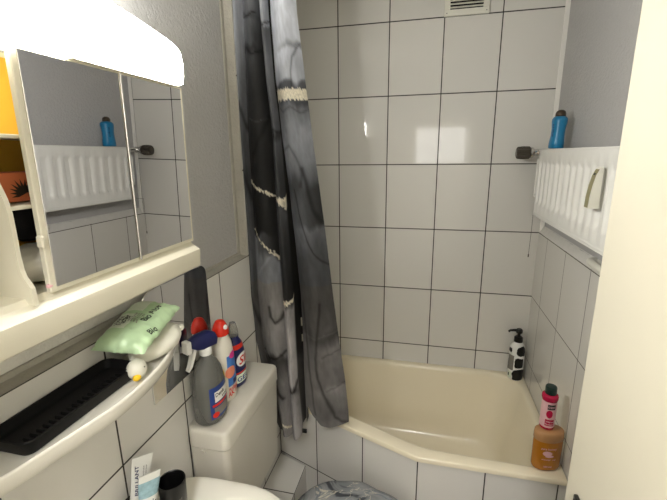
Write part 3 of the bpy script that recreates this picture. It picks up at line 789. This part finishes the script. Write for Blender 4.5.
# padded marbled cover on the toilet lid
def marble_mat(name):
    m = bpy.data.materials.new(name); m.use_nodes = True; nt = m.node_tree; N = nt.nodes; L = nt.links; b = N['Principled BSDF']
    tc = N.new('ShaderNodeTexCoord')
    n1 = N.new('ShaderNodeTexNoise'); n1.inputs['Scale'].default_value = 6; n1.inputs['Detail'].default_value = 5; n1.inputs['Distortion'].default_value = 1.6
    L.new(tc.outputs['Object'], n1.inputs['Vector'])
    r = N.new('ShaderNodeValToRGB'); L.new(n1.outputs['Fac'], r.inputs['Fac'])
    el = r.color_ramp.elements; el[0].position = .3; el[0].color = srgb(30, 32, 36); el[1].position = .7; el[1].color = srgb(196, 196, 194)
    for p, c in ((.42, srgb(72, 76, 82)), (.455, srgb(124, 127, 130)), (.55, srgb(150, 151, 152)), (.56, srgb(110, 116, 124)), (.62, srgb(160, 165, 170))):
        q = el.new(p); q.color = c
    n2 = N.new('ShaderNodeTexNoise'); n2.inputs['Scale'].default_value = 4.2; n2.inputs['Detail'].default_value = 4; n2.inputs['Distortion'].default_value = 2.2
    L.new(tc.outputs['Object'], n2.inputs['Vector'])
    r2 = N.new('ShaderNodeValToRGB'); L.new(n2.outputs['Fac'], r2.inputs['Fac']); e2 = r2.color_ramp.elements
    e2[0].position = .492; e2[0].color = (0, 0, 0, 1); e2[1].position = .508; e2[1].color = (0, 0, 0, 1); q = e2.new(.5); q.color = (1, 1, 1, 1)
    mx = N.new('ShaderNodeMix'); mx.data_type = 'RGBA'; L.new(r2.outputs['Color'], mx.inputs['Factor']); L.new(r.outputs['Color'], mx.inputs['A']); mx.inputs['B'].default_value = srgb(205, 198, 180)
    L.new(mx.outputs['Result'], b.inputs['Base Color']); b.inputs['Roughness'].default_value = .8
    return m
M['marble'] = marble_mat('marbled_plush')
bm = new()
def crn(sc, z, w=0.):
    o = []
    for i, p in enumerate(egg(.255, -.965, .236*sc, .192*sc, z, 64)):
        k = noise.noise(Vector((p[0]*14, p[1]*14, z*9)))
        o.append((p[0]+.004*k, p[1]+.004*k, z+w*k))
    return o
loft(bm, [crn(.93, .4285), crn(.985, .430, .001), crn(1.0, .438, .003), crn(.985, .449, .004), crn(.93, .458, .006), crn(.82, .466, .006), crn(.66, .470, .007), crn(.45, .472, .006), crn(.22, .473, .004)], True, True)
put(obj('lid_cover', bm, M['marble'], base=(.255, -.965, .42), smooth=80), 'grey marbled fabric cover on the closed toilet lid', 'toilet lid cover')

# ------------------------------------------------------------------ sink with cups and toothpaste
sk = thing('sink', 'white ceramic sink basin at the bottom edge in front of the black cups', 'sink', (-.0, -1.5, .70))
def sring(x0, x1, ry, n, z, cyy=-1.497, N_=56):
    cx_, rx_ = (x0+x1)/2, (x1-x0)/2; o = []
    for k in range(N_):
        a = 2*PI*k/N_; c, d = math.cos(a), math.sin(a); nn = n if c > 0 else n+2.5
        o.append((cx_+rx_*math.copysign(abs(c)**(2/nn), c), cyy+ry*math.copysign(abs(d)**(2/nn), d), z))
    return o
sz = .838
bm = new()
loft(bm, [sring(-.2, .06, .12, 2.3, .69), sring(-.2168, .14, .19, 2.3, .74), sring(-.2168, .205, .245, 2.3, sz-.035), sring(-.2168, .218, .257, 2.3, sz-.012), sring(-.2168, .22, .259, 2.3, sz-.003), sring(-.2168, .215, .255, 2.3, sz), sring(-.2, .205, .245, 2.3, sz),
          sring(-.062, .19, .215, 2.1, sz-.001), sring(-.055, .183, .207, 2.1, sz-.006), sring(-.035, .15, .17, 2.1, sz-.07), sring(.0, .1, .1, 2, sz-.115), sring(.04, .07, .02, 2, sz-.12)])
obj('basin', bm, M['ceramic'], sk, smooth=60)
def cup(loc, label, h=.117, r=.032, writing=None):
    t = thing('tumbler', label, 'cup', loc, local=True)
    b_ = Body([(0, r*.86, r*.86), (.002, r*.9, r*.9), (h-.002, r, r), (h, r-.0007, r-.0007), (h-.002, r-.0025, r-.0025), (.006, r*.86-.002, r*.86-.002), (.005, .003, .003)], 36)
    bm = new(); b_.mesh(bm); obj('wall', bm, M['black'], t)
    if writing:
        s, a, zc = writing; bm, w = text_bm(s, bold=False)
        for q in bm.verts:
            ang = a+(q.co.x/w-.5)*.9; rr = r+.0004
            q.co = Vector((rr*math.cos(ang), rr*math.sin(ang), zc+q.co.y*.011))
        obj('lettering', bm, M['inkgrey'], t, smooth=0)
    return t
cup((-.117, -1.376, sz), 'empty black tumbler on the sink rim right of the toothpaste tubes', writing=('for good', -.75, .075))
cup((-.163, -1.437, sz), 'black tumbler holding two toothpaste tubes on the sink rim', h=.1, r=.037)
def tubep(top, base, wdir, label, bands, texts, W=.026):
    """toothpaste tube, crimp end up"""
    t = thing('toothpaste_tube', label, 'toothpaste', base, group=None, local=True)
    T = Vector(top)-Vector(base); L_ = T.length; zz = T.normalized(); xx = Vector(wdir); xx = (xx-zz*xx.dot(zz)).normalized(); yy = zz.cross(xx)
    Mx = Matrix((xx, yy, zz)).transposed().to_4x4(); t.rotation_euler = Mx.to_euler()
    b_ = Body([(0.018, .010, .010, 2), (.020, .016, .016, 2), (.024, .0185, .0185, 2), (.05, .0195, .017, 2), (L_*.6, .021, .011, 2), (L_*.85, W-.001, .004, 2), (L_-.011, W, .0014, 2.2), (L_, W, .0012, 2.4)], 36)
    bm = new(); b_.mesh(bm); body = obj('tube_body', bm, M['tube'], t)
    bm = new(); Body([(0, .011, .011), (.001, .012, .012), (.018, .0125, .0125)], 20).mesh(bm); obj('cap', bm, M['creamwhite'], t)
    for (f0, f1, m) in bands:
        bm = new(); b_.patch(bm, -PI*.99, -PI*.01, L_*f0, L_*f1, .0004); obj('printed_band', bm, m, body)
    for (s, f0, f1, x0, x1, m) in texts:
        bm, w = text_bm(s)
        for q in bm.verts:
            zc = L_*(f0+(f1-f0)*q.co.x/w); xf = x1+(x0-x1)*q.co.y/.72
            rw, rd, nn = b_.at(zc)[:3]
            q.co = Vector((rw*xf, -rd*max(0, 1-abs(xf)**2)**.5-.0008, zc))
        obj('lettering', bm, m, body, smooth=0)
    return t
tubep((-.178, -1.388, 1.022), (-.177, -1.450, sz+.0062), (.35, .93, 0), 'white toothpaste tube with dark lettering leaning at the back of the tumbler', [], [('BRILLANT', .55, .9, -.75, -.4, M['navy']), ('frische minze', .62, .88, 0, .15, M['inkgrey']), ('zahncreme', .62, .88, .25, .4, M['inkgrey'])])
tubep((-.141, -1.414, 1.003), (-.150, -1.449, sz+.0062), (.42, .9, .12), 'toothpaste tube with teal printed band standing in front in the tumbler', [(.68, .90, M['tealprint'])], [('DENTAL', .3, .64, -.1, .35, M['navy'])])

# ------------------------------------------------------------------ cleaning bottles on the cistern
CT = ct+.0005
sb = thing('spray_bottle', 'smoky clear spray bottle with navy and white trigger, nearest on the cistern', 'spray bottle', (-.1695, -1.104, CT), (0, 0, math.radians(2)), local=True)
rowsS = [(0, .034, .044, 2.2), (.003, .041, .052, 2.2), (.012, .0445, .057, 2.2), (.08, .0445, .058, 2.2), (.13, .043, .056, 2.2), (.165, .038, .048, 2.1), (.19, .029, .034, 2), (.205, .019, .021, 2), (.213, .0135, .0135, 2), (.228, .0135, .0135, 2)]
B_ = Body(rowsS, 44); bm = new(); B_.mesh(bm); bd = obj('bottle_body', bm, M['smoke'], sb, smooth=60)
Bi = Body([(z_*.995+.002, max(.004, rx-.0016), max(.004, ry-.0016), n) for z_, rx, ry, n in rowsS[:3]] + [(.022, .0428, .0555, 2.2)], 44); bm = new(); Bi.mesh(bm); obj('liquid', bm, M['liquid'], bd, smooth=60)
# label faces the room (+x) and the camera
bm = new(); B_.patch(bm, -.95, .95, .022, .125, .0007); lb = obj('label', bm, M['labelblue'], bd)
bm = new(); B_.patch(bm, -.62, .5, .075, .108, .0012); obj('label_panel', bm, M['white'], lb)
def body_text(Bd, s, a0, a1, z0, h, m, par, off=.0018, shear=0, slope=0):
    bm, w = text_bm(s, shear=shear)
    for q in bm.verts:
        u = q.co.x/w; q.co = Bd.P(a0+(a1-a0)*u, z0+slope*u+h*q.co.y/.72, off)
    obj('lettering', bm, m, par, smooth=0)
body_text(B_, 'Denk', -.58, .1, .0925, .012, M['ink'], lb); body_text(B_, 'mit', -.1, .42, .0795, .010, M['ink'], lb)
bm = new(); B_.patch(bm, -.8, .7, .062, .070, .0012); obj('label_stripe', bm, M['red'], lb)
bm = new(); B_.patch(bm, -.7, .7, .030, .058, .0012); obj('label_picture', bm, M['inkgrey'], lb)
bm = new(); B_.patch(bm, -.85, -.4, .026, .044, .0018, shape=round_patch); obj('label_badge', bm, M['red'], lb)
bm = new(); B_.patch(bm, .45, .95, .118, .14, .0012); obj('label_corner', bm, M['yellow'], lb)
bm = new(); Body([(.214, .0175, .0175), (.216, .0185, .0185), (.234, .018, .018), (.238, .016, .016)], 28).mesh(bm); obj('collar', bm, M['white'], sb)
# trigger head points along -y with a downward nose; turned on the neck
TH_ = Matrix.Translation((0, 0, .232)) @ Matrix.Rotation(math.radians(-24), 4, 'Z') @ Matrix.Scale(1.22, 4) @ Matrix.Translation((0, 0, -.243))
def hpart(bm): bmesh.ops.transform(bm, matrix=TH_, verts=bm.verts); return bm
prof = [(.030, .246), (.033, .262), (.026, .279), (.010, .287), (-.020, .286), (-.040, .279), (-.043, .262), (-.030, .252), (-.012, .246)]
bm = new(); loft(bm, [[(sx, y_*k_, .265+(z_-.265)*k_) for y_, z_ in prof] for sx, k_ in ((-.0125, .82), (-.010, .96), (0, 1.0), (.010, .96), (.0125, .82))])
hd = obj('trigger_head', hpart(bm), M['navy'], sb, smooth=50)
bm = new(); box(bm, -.011, .011, -.056, -.042, .250, .281, .003, 2); obj('nozzle', hpart(bm), M['white'], hd)
bm = new(); loft(bm, [[(-.0065, -.034, .256), (.0065, -.034, .256), (.0065, -.026, .256), (-.0065, -.026, .256)], [(-.0065, -.043, .235), (.0065, -.043, .235), (.0065, -.034, .233), (-.0065, -.034, .233)], [(-.006, -.050, .216), (.006, -.050, .216), (.006, -.043, .213), (-.006, -.043, .213)], [(-.005, -.056, .207), (.005, -.056, .207), (.005, -.052, .203), (-.005, -.052, .203)]])
obj('trigger', hpart(bm), M['white'], hd)

rb = thing('drain_cleaner_bottle', 'white bottle with red cap and blue label, middle one on the cistern', 'cleaner bottle', (-.174, -1.004, CT), (0, 0, math.radians(-6)), local=True)
B2 = Body([(0, .026, .032, 2.4), (.003, .031, .037, 2.4), (.01, .033, .039, 2.4), (.12, .033, .039, 2.4), (.16, .032, .037, 2.3), (.20, .029, .033, 2.2), (.222, .0235, .025, 2), (.232, .022, .022, 2)], 40)
bm = new(); B2.mesh(bm); bd = obj('bottle_body', bm, M['offwhite'], rb, smooth=60)
bm = new(); B2.patch(bm, -.5, 1.5, .055, .162, .0007); lb = obj('label', bm, M['midblue'], bd)
bm = new(); B2.patch(bm, -.75, .3, .085, .125, .0013, shape=round_patch); obj('label_spot', bm, M['salmon'], lb)
bm = new(); B2.patch(bm, -.2, .7, .148, .172, .0013, shape=round_patch); obj('label_flash', bm, M['pink'], lb)
bm = new(); B2.patch(bm, .0, 1.4, .06, .075, .0013); obj('label_stripe', bm, M['navy'], lb)
body_text(B2, 'AKTIV', -.6, .7, .018, .02, M['red'], lb, slope=.012)
body_text(B2, 'Rohrfrei', -.5, .8, .040, .010, M['red'], lb, slope=.008)
B3 = Body([(.230, .024, .024), (.233, .0265, .0265), (.250, .0255, .0255), (.262, .0215, .0215), (.276, .014, .014), (.279, .009, .009)], 28); bm = new(); B3.mesh(bm)
cp = obj('cap', bm, M['red'], rb)
bm = new(); B3.patch(bm, -.5, .35, .252, .266, .0006, shape=round_patch); obj('cap_emblem', bm, M['white'], cp)

gb = thing('gel_bottle', 'dark blue gel bottle with clear cap and red lettering, farthest on the cistern', 'cleaner bottle', (-.178, -.918, CT), (0, 0, math.radians(-4)), local=True)
B4 = Body([(0, .026, .034, 2.4), (.003, .0295, .038, 2.4), (.01, .0305, .040, 2.4), (.10, .0305, .040, 2.4), (.13, .0290, .038, 2.4), (.155, .025, .031, 2.2), (.175, .017, .019, 2.), (.185, .0165, .0165, 2)], 40)
bm = new(); B4.mesh(bm); bd = obj('bottle_body', bm, M['navy'], gb, smooth=60)
bm = new(); B4.patch(bm, -.75, .9, .075, .125, .0007, shape=round_patch); lb = obj('label', bm, M['white'], bd)
body_text(B4, 'Sil', -.5, .6, .086, .03, M['red'], lb, shear=.25)
bm = new(); B4.patch(bm, -1.2, 1.2, .052, .058, .0012); obj('label_stripe', bm, M['red'], lb)
bm = new(); B4.patch(bm, -1.0, 1.1, .018, .050, .0008); lb2 = obj('lower_label', bm, M['wipes_white'], bd)
body_text(B4, 'GEL', -.8, .6, .024, .018, M['labelblue'], lb2)
bm = new(); Body([(.142, .0275, .035, 2.3), (.158, .0245, .0305, 2.2)], 40).mesh(bm, cap0=False, cap1=False); obj('neck_band', bm, M['red'], bd, smooth=60)
bm = new(); Body([(.183, .0175, .0175), (.186, .0185, .0185), (.205, .0175, .0175), (.222, .0135, .0135), (.232, .011, .011), (.233, .009, .009)], 28).mesh(bm); obj('cap', bm, M['clear'], gb)

# ------------------------------------------------------------------ bottles on the tub rim
pb = thing('soap_pump_bottle', 'black and white patterned soap pump bottle in the back corner of the tub', 'soap bottle', (.943, -.055, RIM+.0005), (0, 0, math.radians(-50)), local=True)
B5 = Body([(0, .026, .026), (.003, .0285, .0285), (.01, .030, .030), (.125, .030, .030), (.14, .028, .028), (.150, .022, .022), (.157, .016, .016), (.162, .0135, .0135)], 40)
bm = new(); B5.mesh(bm); bd = obj('bottle_body', bm, M['white'], pb, smooth=60)
blk = [(-1.3, .9, .0, .05), (-1.15, .1, .055, .1), (-.95, .3, .106, .148), (-2.35, -1.6, .116, .136), (-3.0, -2.25, .03, .08), (.5, 1.6, .06, .12), (1.2, 2.6, .0, .05), (1.9, 3.0, .07, .14)]
for a0, a1, z0, z1 in blk:
    bm = new()
    def shp(u, v, a0=a0, z0=z0):
        x, y = 2*u-1, 2*v-1; k = 1+.18*noise.noise(Vector((x*1.5+a0*9, y*1.5, z0*50)))
        px_, py_ = round_patch(u, v); px_, py_ = (.5*px_+.5*u), (.5*py_+.5*v)
        return .5+(px_-.5)*k, min(1.04, max(0, .5+(py_-.5)*k))
    B5.patch(bm, a0, a1, z0+.002, z1, .0006, shape=shp); obj('black_patch', bm, M['black'], bd, smooth=60)
bm = new(); B5.patch(bm, -2.15, -1.22, .044, .108, .0008); lb = obj('label', bm, M['inkgrey'], bd)
bm = new(); B5.patch(bm, -2.0, -1.35, .010, .036, .0008); obj('lower_label', bm, M['wipes_white'], bd)
bm = new(); B5.patch(bm, -1.9, -1.7, .016, .03, .0014, shape=round_patch); obj('label_symbol', bm, M['ink'], bd)
pb.scale = (1.24, 1.24, 1.29)
bm = new(); Body([(.160, .0165, .0165), (.162, .017, .017), (.178, .0165, .0165), (.182, .012, .012)], 24).mesh(bm); obj('collar', bm, M['black'], pb)
bm = new(); Body([(.181, .006, .006), (.196, .006, .006), (.198, .0125, .0125), (.208, .0135, .0135), (.213, .010, .010)], 20).mesh(bm); tube(bm, [(0, 0, .205), (-.012, -.012, .206), (-.024, -.024, .203), (-.028, -.028, .197)], [.006, .0055, .0045, .004], 10); obj('pump_head', bm, M['black'], pb)

ab = thing('amber_bottle', 'wide amber bottle on the front tub rim below the pink bottle', 'bottle', (.931, -.668, RIM+.0005), (0, 0, math.radians(14)), local=True)
B6 = Body([(0, .044, .026, 2.2), (.004, .049, .030, 2.2), (.012, .051, .032, 2.2), (.105, .052, .0325, 2.2), (.122, .0515, .032, 2.2)], 48)
bm = new(); B6.mesh(bm); bd = obj('bottle_body', bm, M['amber'], ab, smooth=60)
bm = new(); Body([(.122, .0515, .032, 2.2), (.124, .053, .0335, 2.2), (.146, .0525, .033, 2.2), (.156, .051, .032, 2.2), (.160, .047, .0285, 2.2), (.161, .02, .012, 2)], 48).mesh(bm); obj('lid', bm, M['amber_lid'], ab, smooth=50)
bm = new(); B6.patch(bm, -2.15, -1.55, .068, .088, .0008, shape=round_patch); B6.patch(bm, -1.95, -1.45, .062, .072, .0009, shape=round_patch); obj('flower_print', bm, M['palepink'], bd)
body_text(B6, 'pure honey', -2.3, -1.3, .094, .008, M['palepink'], bd, .001); body_text(B6, 'shower gel', -2.2, -1.3, .05, .006, M['palepink'], bd, .001); body_text(B6, '250 ml', -2.0, -1.5, .02, .006, M['palepink'], bd, .001)

kb = thing('bath_oil_bottle', 'pink bottle with dark green cap standing on top of the amber bottle', 'bottle', (.921, -.661, RIM+.1625), (0, 0, 0), local=True)
B7 = Body([(0, .019, .019), (.003, .0235, .0235), (.008, .0245, .0245), (.115, .0245, .0245), (.118, .026, .026), (.121, .027, .027), (.132, .027, .027), (.136, .025, .025), (.139, .019, .019)], 40)
bm = new(); B7.mesh(bm); bd = obj('bottle_body', bm, M['magenta'], kb, smooth=50)
bm = new(); B7.patch(bm, -3.3, .2, .012, .114, .0006, na=40); lb = obj('label', bm, M['palepink'], bd)
bm = new(); B7.patch(bm, -2.1, -1.25, .052, .084, .0012, shape=round_patch); obj('rose_print', bm, M['magenta'], lb)
bm = new(); B7.patch(bm, -2.0, -.95, .086, .106, .0012); lp = obj('brand_panel', bm, M['ink'], lb); body_text(B7, 'KNEIPP', -1.95, -1.05, .092, .008, M['palepink'], lp, .0018)
bm = new(); B7.patch(bm, -2.15, -.95, .020, .046, .0012); lp = obj('text_panel', bm, M['magenta'], lb); body_text(B7, 'Wildrose', -2.05, -1.05, .034, .007, M['palepink'], lp, .0018); body_text(B7, 'Pflegedusche', -2.1, -1.0, .024, .006, M['palepink'], lp, .0018)
bm = new(); Body([(.139, .0185, .0185), (.141, .0195, .0195), (.164, .019, .019), (.168, .017, .017), (.169, .01, .01)], 32).mesh(bm); obj('cap', bm, M['green_cap'], kb)

# ------------------------------------------------------------------ radiator
rad = thing('radiator', 'white ribbed panel radiator on the right wall above the tub', 'radiator', (.95, -.56, 1.45))
ry0, ry1 = -1.17, -.185; rz0, rz1 = 1.452, 1.722; rx = .915
bm = new()
# pressed front sheet with upright flutes: profile along y at several heights
def sheet(xf, sgn):
    n = int((ry1-ry0)/.005); g = []
    hz = [rz0, rz0+.042, rz0+.052, rz0+.064, rz1-.058, rz1-.048, rz1-.038, rz1]
    for i in range(n+1):
        y = ry0+(ry1-ry0)*i/n
        ph = ((y-ry1)/.0575) % 1.; w = 1 if .28 < ph < .72 else (0 if ph < .16 or ph > .84 else ((ph-.16)/.12 if ph < .5 else (.84-ph)/.12))
        col = []
        for j, z_ in enumerate(hz):
            k = w if 3 <= j <= 4 else (w*.5 if j in (2, 5) else 0)
            endf = 0 if (y > ry1-.02 or y < ry0+.02) else 1
            col.append(bm.verts.new((xf+sgn*.009*(1-k*endf)*0+sgn*.010*k*endf, y, z_)))
        g.append(col)
    for i in range(n):
        for j in range(len(hz)-1): bm.faces.new((g[i][j], g[i+1][j], g[i+1][j+1], g[i][j+1]))
    return g
sheet(rx, 1); sheet(.965, -1)
for (a, b_) in ((rz1-.001, rz1+.006), (rz0-.006, rz0+.001)):
    box(bm, rx-.0015, .967, ry0, ry1, a, b_, .003, 2)
box(bm, rx, .965, ry1-.002, ry1+.001, rz0, rz1); box(bm, rx, .965, ry0-.001, ry0+.002, rz0, rz1)
obj('panel', bm, M['radiator'], rad, smooth=40, rec=True)
bm = new(); tube(bm, [(.925, ry0+.01, rz0+.004), (.925, ry1-.002, rz0+.004)], .0115, 12); tube(bm, [(.928, ry0+.01, rz1-.008), (.928, ry1-.002, rz1-.008)], .0125, 12); obj('header_pipe', bm, M['radiator'], rad)
bm = new()
box(bm, rx+.002, rx+.020, ry1+.034, ry1+.042, rz0+.075, rz1-.034, .002, 1)
box(bm, rx+.002, rx+.020, ry1+.0005, ry1+.042, rz0+.070, rz0+.082, .003, 2); box(bm, rx+.002, rx+.02, ry1+.0005, ry1+.042, rz1-.046, rz1-.034, .003, 2)
obj('end_bracket', bm, M['radiator'], rad)
for y in (-.3, -.95):
    bm = new(); box(bm, .964, PR-.001, y-.015, y+.015, 1.56, 1.66, .002, 1); obj('wall_bracket', bm, M['radiator'], rad)
# thermostat valve at the far top end
bm = new(); tube(bm, [(.94, ry1-.004, 1.7135), (.94, -.075, 1.7135)], .013, 14); tube(bm, [(.95, -.075, 1.7135), (.915, -.075, 1.7135)], .016, 14); valve = obj('valve_body', bm, M['chrome'], rad)
bm = new(); tube(bm, [(.918, -.075, 1.7135), (.910, -.075, 1.7135), (.902, -.075, 1.7135)], [.018, .025, .024], 18); obj('valve_ring', bm, M['chrome'], valve)
bm = new(); n = 18
rings = []
for x_, r_ in ((.903, .019), (.898, .0275), (.870, .0285), (.848, .0265), (.843, .019)):
    rings.append([(x_, -.075+r_*(1 if k % 2 else .9)*math.cos(2*PI*k/36), 1.7135+r_*(1 if k % 2 else .9)*math.sin(2*PI*k/36)) for k in range(36)])
loft(bm, rings); obj('thermostat_head', bm, M['darkgrey'], valve, smooth=20)
# heat meter: wedge with curved olive front and white sides
bm = new(); prof = [(.0, 0), (.0, .106), (-.003, .112), (-.009, .107), (-.016, .09), (-.0215, .062), (-.025, .03), (-.026, 0)]
yA, yB = -.848, -.818
loft(bm, [[(rx-.001+x_, yA, 1.563+z_) for x_, z_ in prof], [(rx-.001+x_, yB, 1.563+z_) for x_, z_ in prof]]); hm = obj('heat_meter', bm, M['creamwhite'], rad, smooth=30)
bm = new(); loft(bm, [[(rx-.0016+x_, yA+.002+(yB-yA-.004)*i, 1.565+z_*.97) for i in (0, 1)] for x_, z_ in prof[3:]], False, False, closed=False); fw = obj('front_window', bm, M['olive'], hm, smooth=60)
bm = new(); loft(bm, [[(rx-.0024+x_, yA+.008+(yB-yA-.016)*i, 1.565+z_*.97) for i in (0, 1)] for x_, z_ in ((-.0135, .0965), (-.0155, .091))], False, False, closed=False); obj('display', bm, M['ink'], fw)
# feed pipe running along the tile ledge
bm = new(); tube(bm, [(.984, -1.5, ZRT+.026), (.984, -.70, ZRT+.026), (.985, -.665, ZRT+.026), (.991, -.645, ZRT+.025), (1.012, -.628, ZRT+.024)], .0125, 14); 
put(obj('water_pipe', bm, M['creamwhite'], base=(.984, -.9, ZRT+.026)), 'short white pipe lying along the tile ledge under the radiator', 'pipe')
bm = new(); tube(bm, [(.948, -.05, 1.432), (.9485, -.05, 1.36), (.9475, -.051, 1.29), (.947, -.05, 1.232)], .0009, 6); tube(bm, [(.947, -.05, 1.236), (.947, -.05, 1.222)], .0028, 8)
tube(bm, [(.948, -.05, 1.432), (.946, -.10, 1.440), (.945, ry1+.0, 1.452)], .0009, 6)
put(obj('pull_cord', bm, M['darkgrey'], base=(.948, -.05, 1.33)), 'thin grey cord hanging from the far end of the radiator', 'cord')

# blue bottle on the radiator
bb = thing('shower_gel_bottle', 'blue shower gel bottle with dark cap standing on the radiator', 'bottle', (.952, -.262, rz1+.0065), (0, math.radians(2), 0), local=True)
B8 = Body([(0, .022, .03, 2.3), (.003, .0265, .034, 2.3), (.02, .0265, .034, 2.3), (.05, .0235, .031, 2.3), (.075, .0235, .0305, 2.3), (.105, .027, .0345, 2.3), (.114, .0265, .033, 2.3), (.121, .022, .027, 2.2), (.123, .017, .018, 2)], 40)
bm = new(); B8.mesh(bm); bd = obj('bottle_body', bm, M['blue'], bb, smooth=60)
bm = new(); Body([(.122, .0165, .0165), (.124, .0185, .0185), (.134, .0185, .0185), (.142, .0155, .0155), (.147, .009, .009), (.148, .004, .004)], 28).mesh(bm); obj('cap', bm, M['brownblack'], bb, smooth=50)
bm, w = text_bm('aqua')
for q in bm.verts: q.co = B8.P(PI+.35-.7*0+(.0)*q.co.x+(.16-q.co.y*.4), .045+.05*q.co.x/w, .0008)
obj('lettering', bm, M['navy'], bd, smooth=0)

# ------------------------------------------------------------------ vent grille
vt = thing('vent_grille', 'white plastic ventilation grille high on the back wall', 'vent', (.592, -.01, 2.32))
vx0, vx1, vz0, vz1 = .496, .690, 2.318, 2.512
bm = new()
for a in (((vx0, vx1), (vz0, vz0+.026)), ((vx0, vx1), (vz1-.026, vz1)), ((vx0, vx0+.026), (vz0+.026, vz1-.026)), ((vx1-.026, vx1), (vz0+.026, vz1-.026))):
    box(bm, a[0][0], a[0][1], -.013, -.0005, a[1][0], a[1][1], .0015, 1)
obj('frame', bm, M['creamwhite'], vt)
bm = new(); box(bm, vx0+.02, vx1-.02, -.003, -.0008, vz0+.02, vz1-.02); obj('duct', bm, M['vent_dark'], vt)
for i in range(10):
    zc = vz0+.036+i*.0138
    bm = new(); loft(bm, [[(x_, -.012, zc-.004), (x_, -.010, zc-.0052), (x_, -.004, zc+.002), (x_, -.006, zc+.0032)] for x_ in (vx0+.025, vx1-.025)]); obj('louver', bm, M['creamwhite'], vt, smooth=0)
for x_ in (vx0+.012, vx1-.012):
    bm = new(); sphere(bm, (x_, -.0135, vz0+.012), .0022, 1, .5, 1, 10, 8); obj('screw', bm, M['darkgrey'], vt)

# ------------------------------------------------------------------ hall lamp
hl = thing('ceiling_lamp', 'round lit ceiling lamp in the hall behind the doorway', 'lamp', (.45, -2.75, ZC-.06), local=True)
bm = new(); Body([(-.02, .10, .10), (-.018, .13, .13), (.03, .16, .16), (.05, .165, .165)], 40).mesh(bm); obj('shade', bm, M['hall_lamp'], hl, smooth=60)
bm = new(); Body([(.05, .17, .17), (.06, .17, .17)], 40).mesh(bm); obj('base', bm, M['creamwhite'], hl)

# ------------------------------------------------------------------ camera, world, view
cd = bpy.data.cameras.new('camera'); co = bpy.data.objects.new('camera', cd); COL.objects.link(co)
a, p_, c = .2351, -.2395, -.0120
ca, sa, cb, sb_, cc, sc_ = math.cos(a), math.sin(a), math.cos(p_), math.sin(p_), math.cos(c), math.sin(c)
f = Vector((-sa*cb, ca*cb, sb_)); r0 = Vector((ca, sa, 0)); u0 = r0.cross(f)
R = cc*r0+sc_*u0; U = -sc_*r0+cc*u0
mw = Matrix((R, U, -f)).transposed().to_4x4(); mw.translation = Vector((.4557, -2.0515, 1.0387+ZR5))
co.matrix_world = mw
cd.sensor_fit = 'HORIZONTAL'; cd.sensor_width = 36; cd.lens = 36*390.88/667; cd.clip_start = .01
SC.camera = co
w = bpy.data.worlds.new('world'); SC.world = w; w.use_nodes = True
w.node_tree.nodes['Background'].inputs[0].default_value = (.05, .05, .05, 1)
SC.view_settings.view_transform = 'Standard'; SC.view_settings.look = 'None'; SC.view_settings.gamma = 1; SC.view_settings.use_curve_mapping = False
SC.view_settings.exposure = 1.0
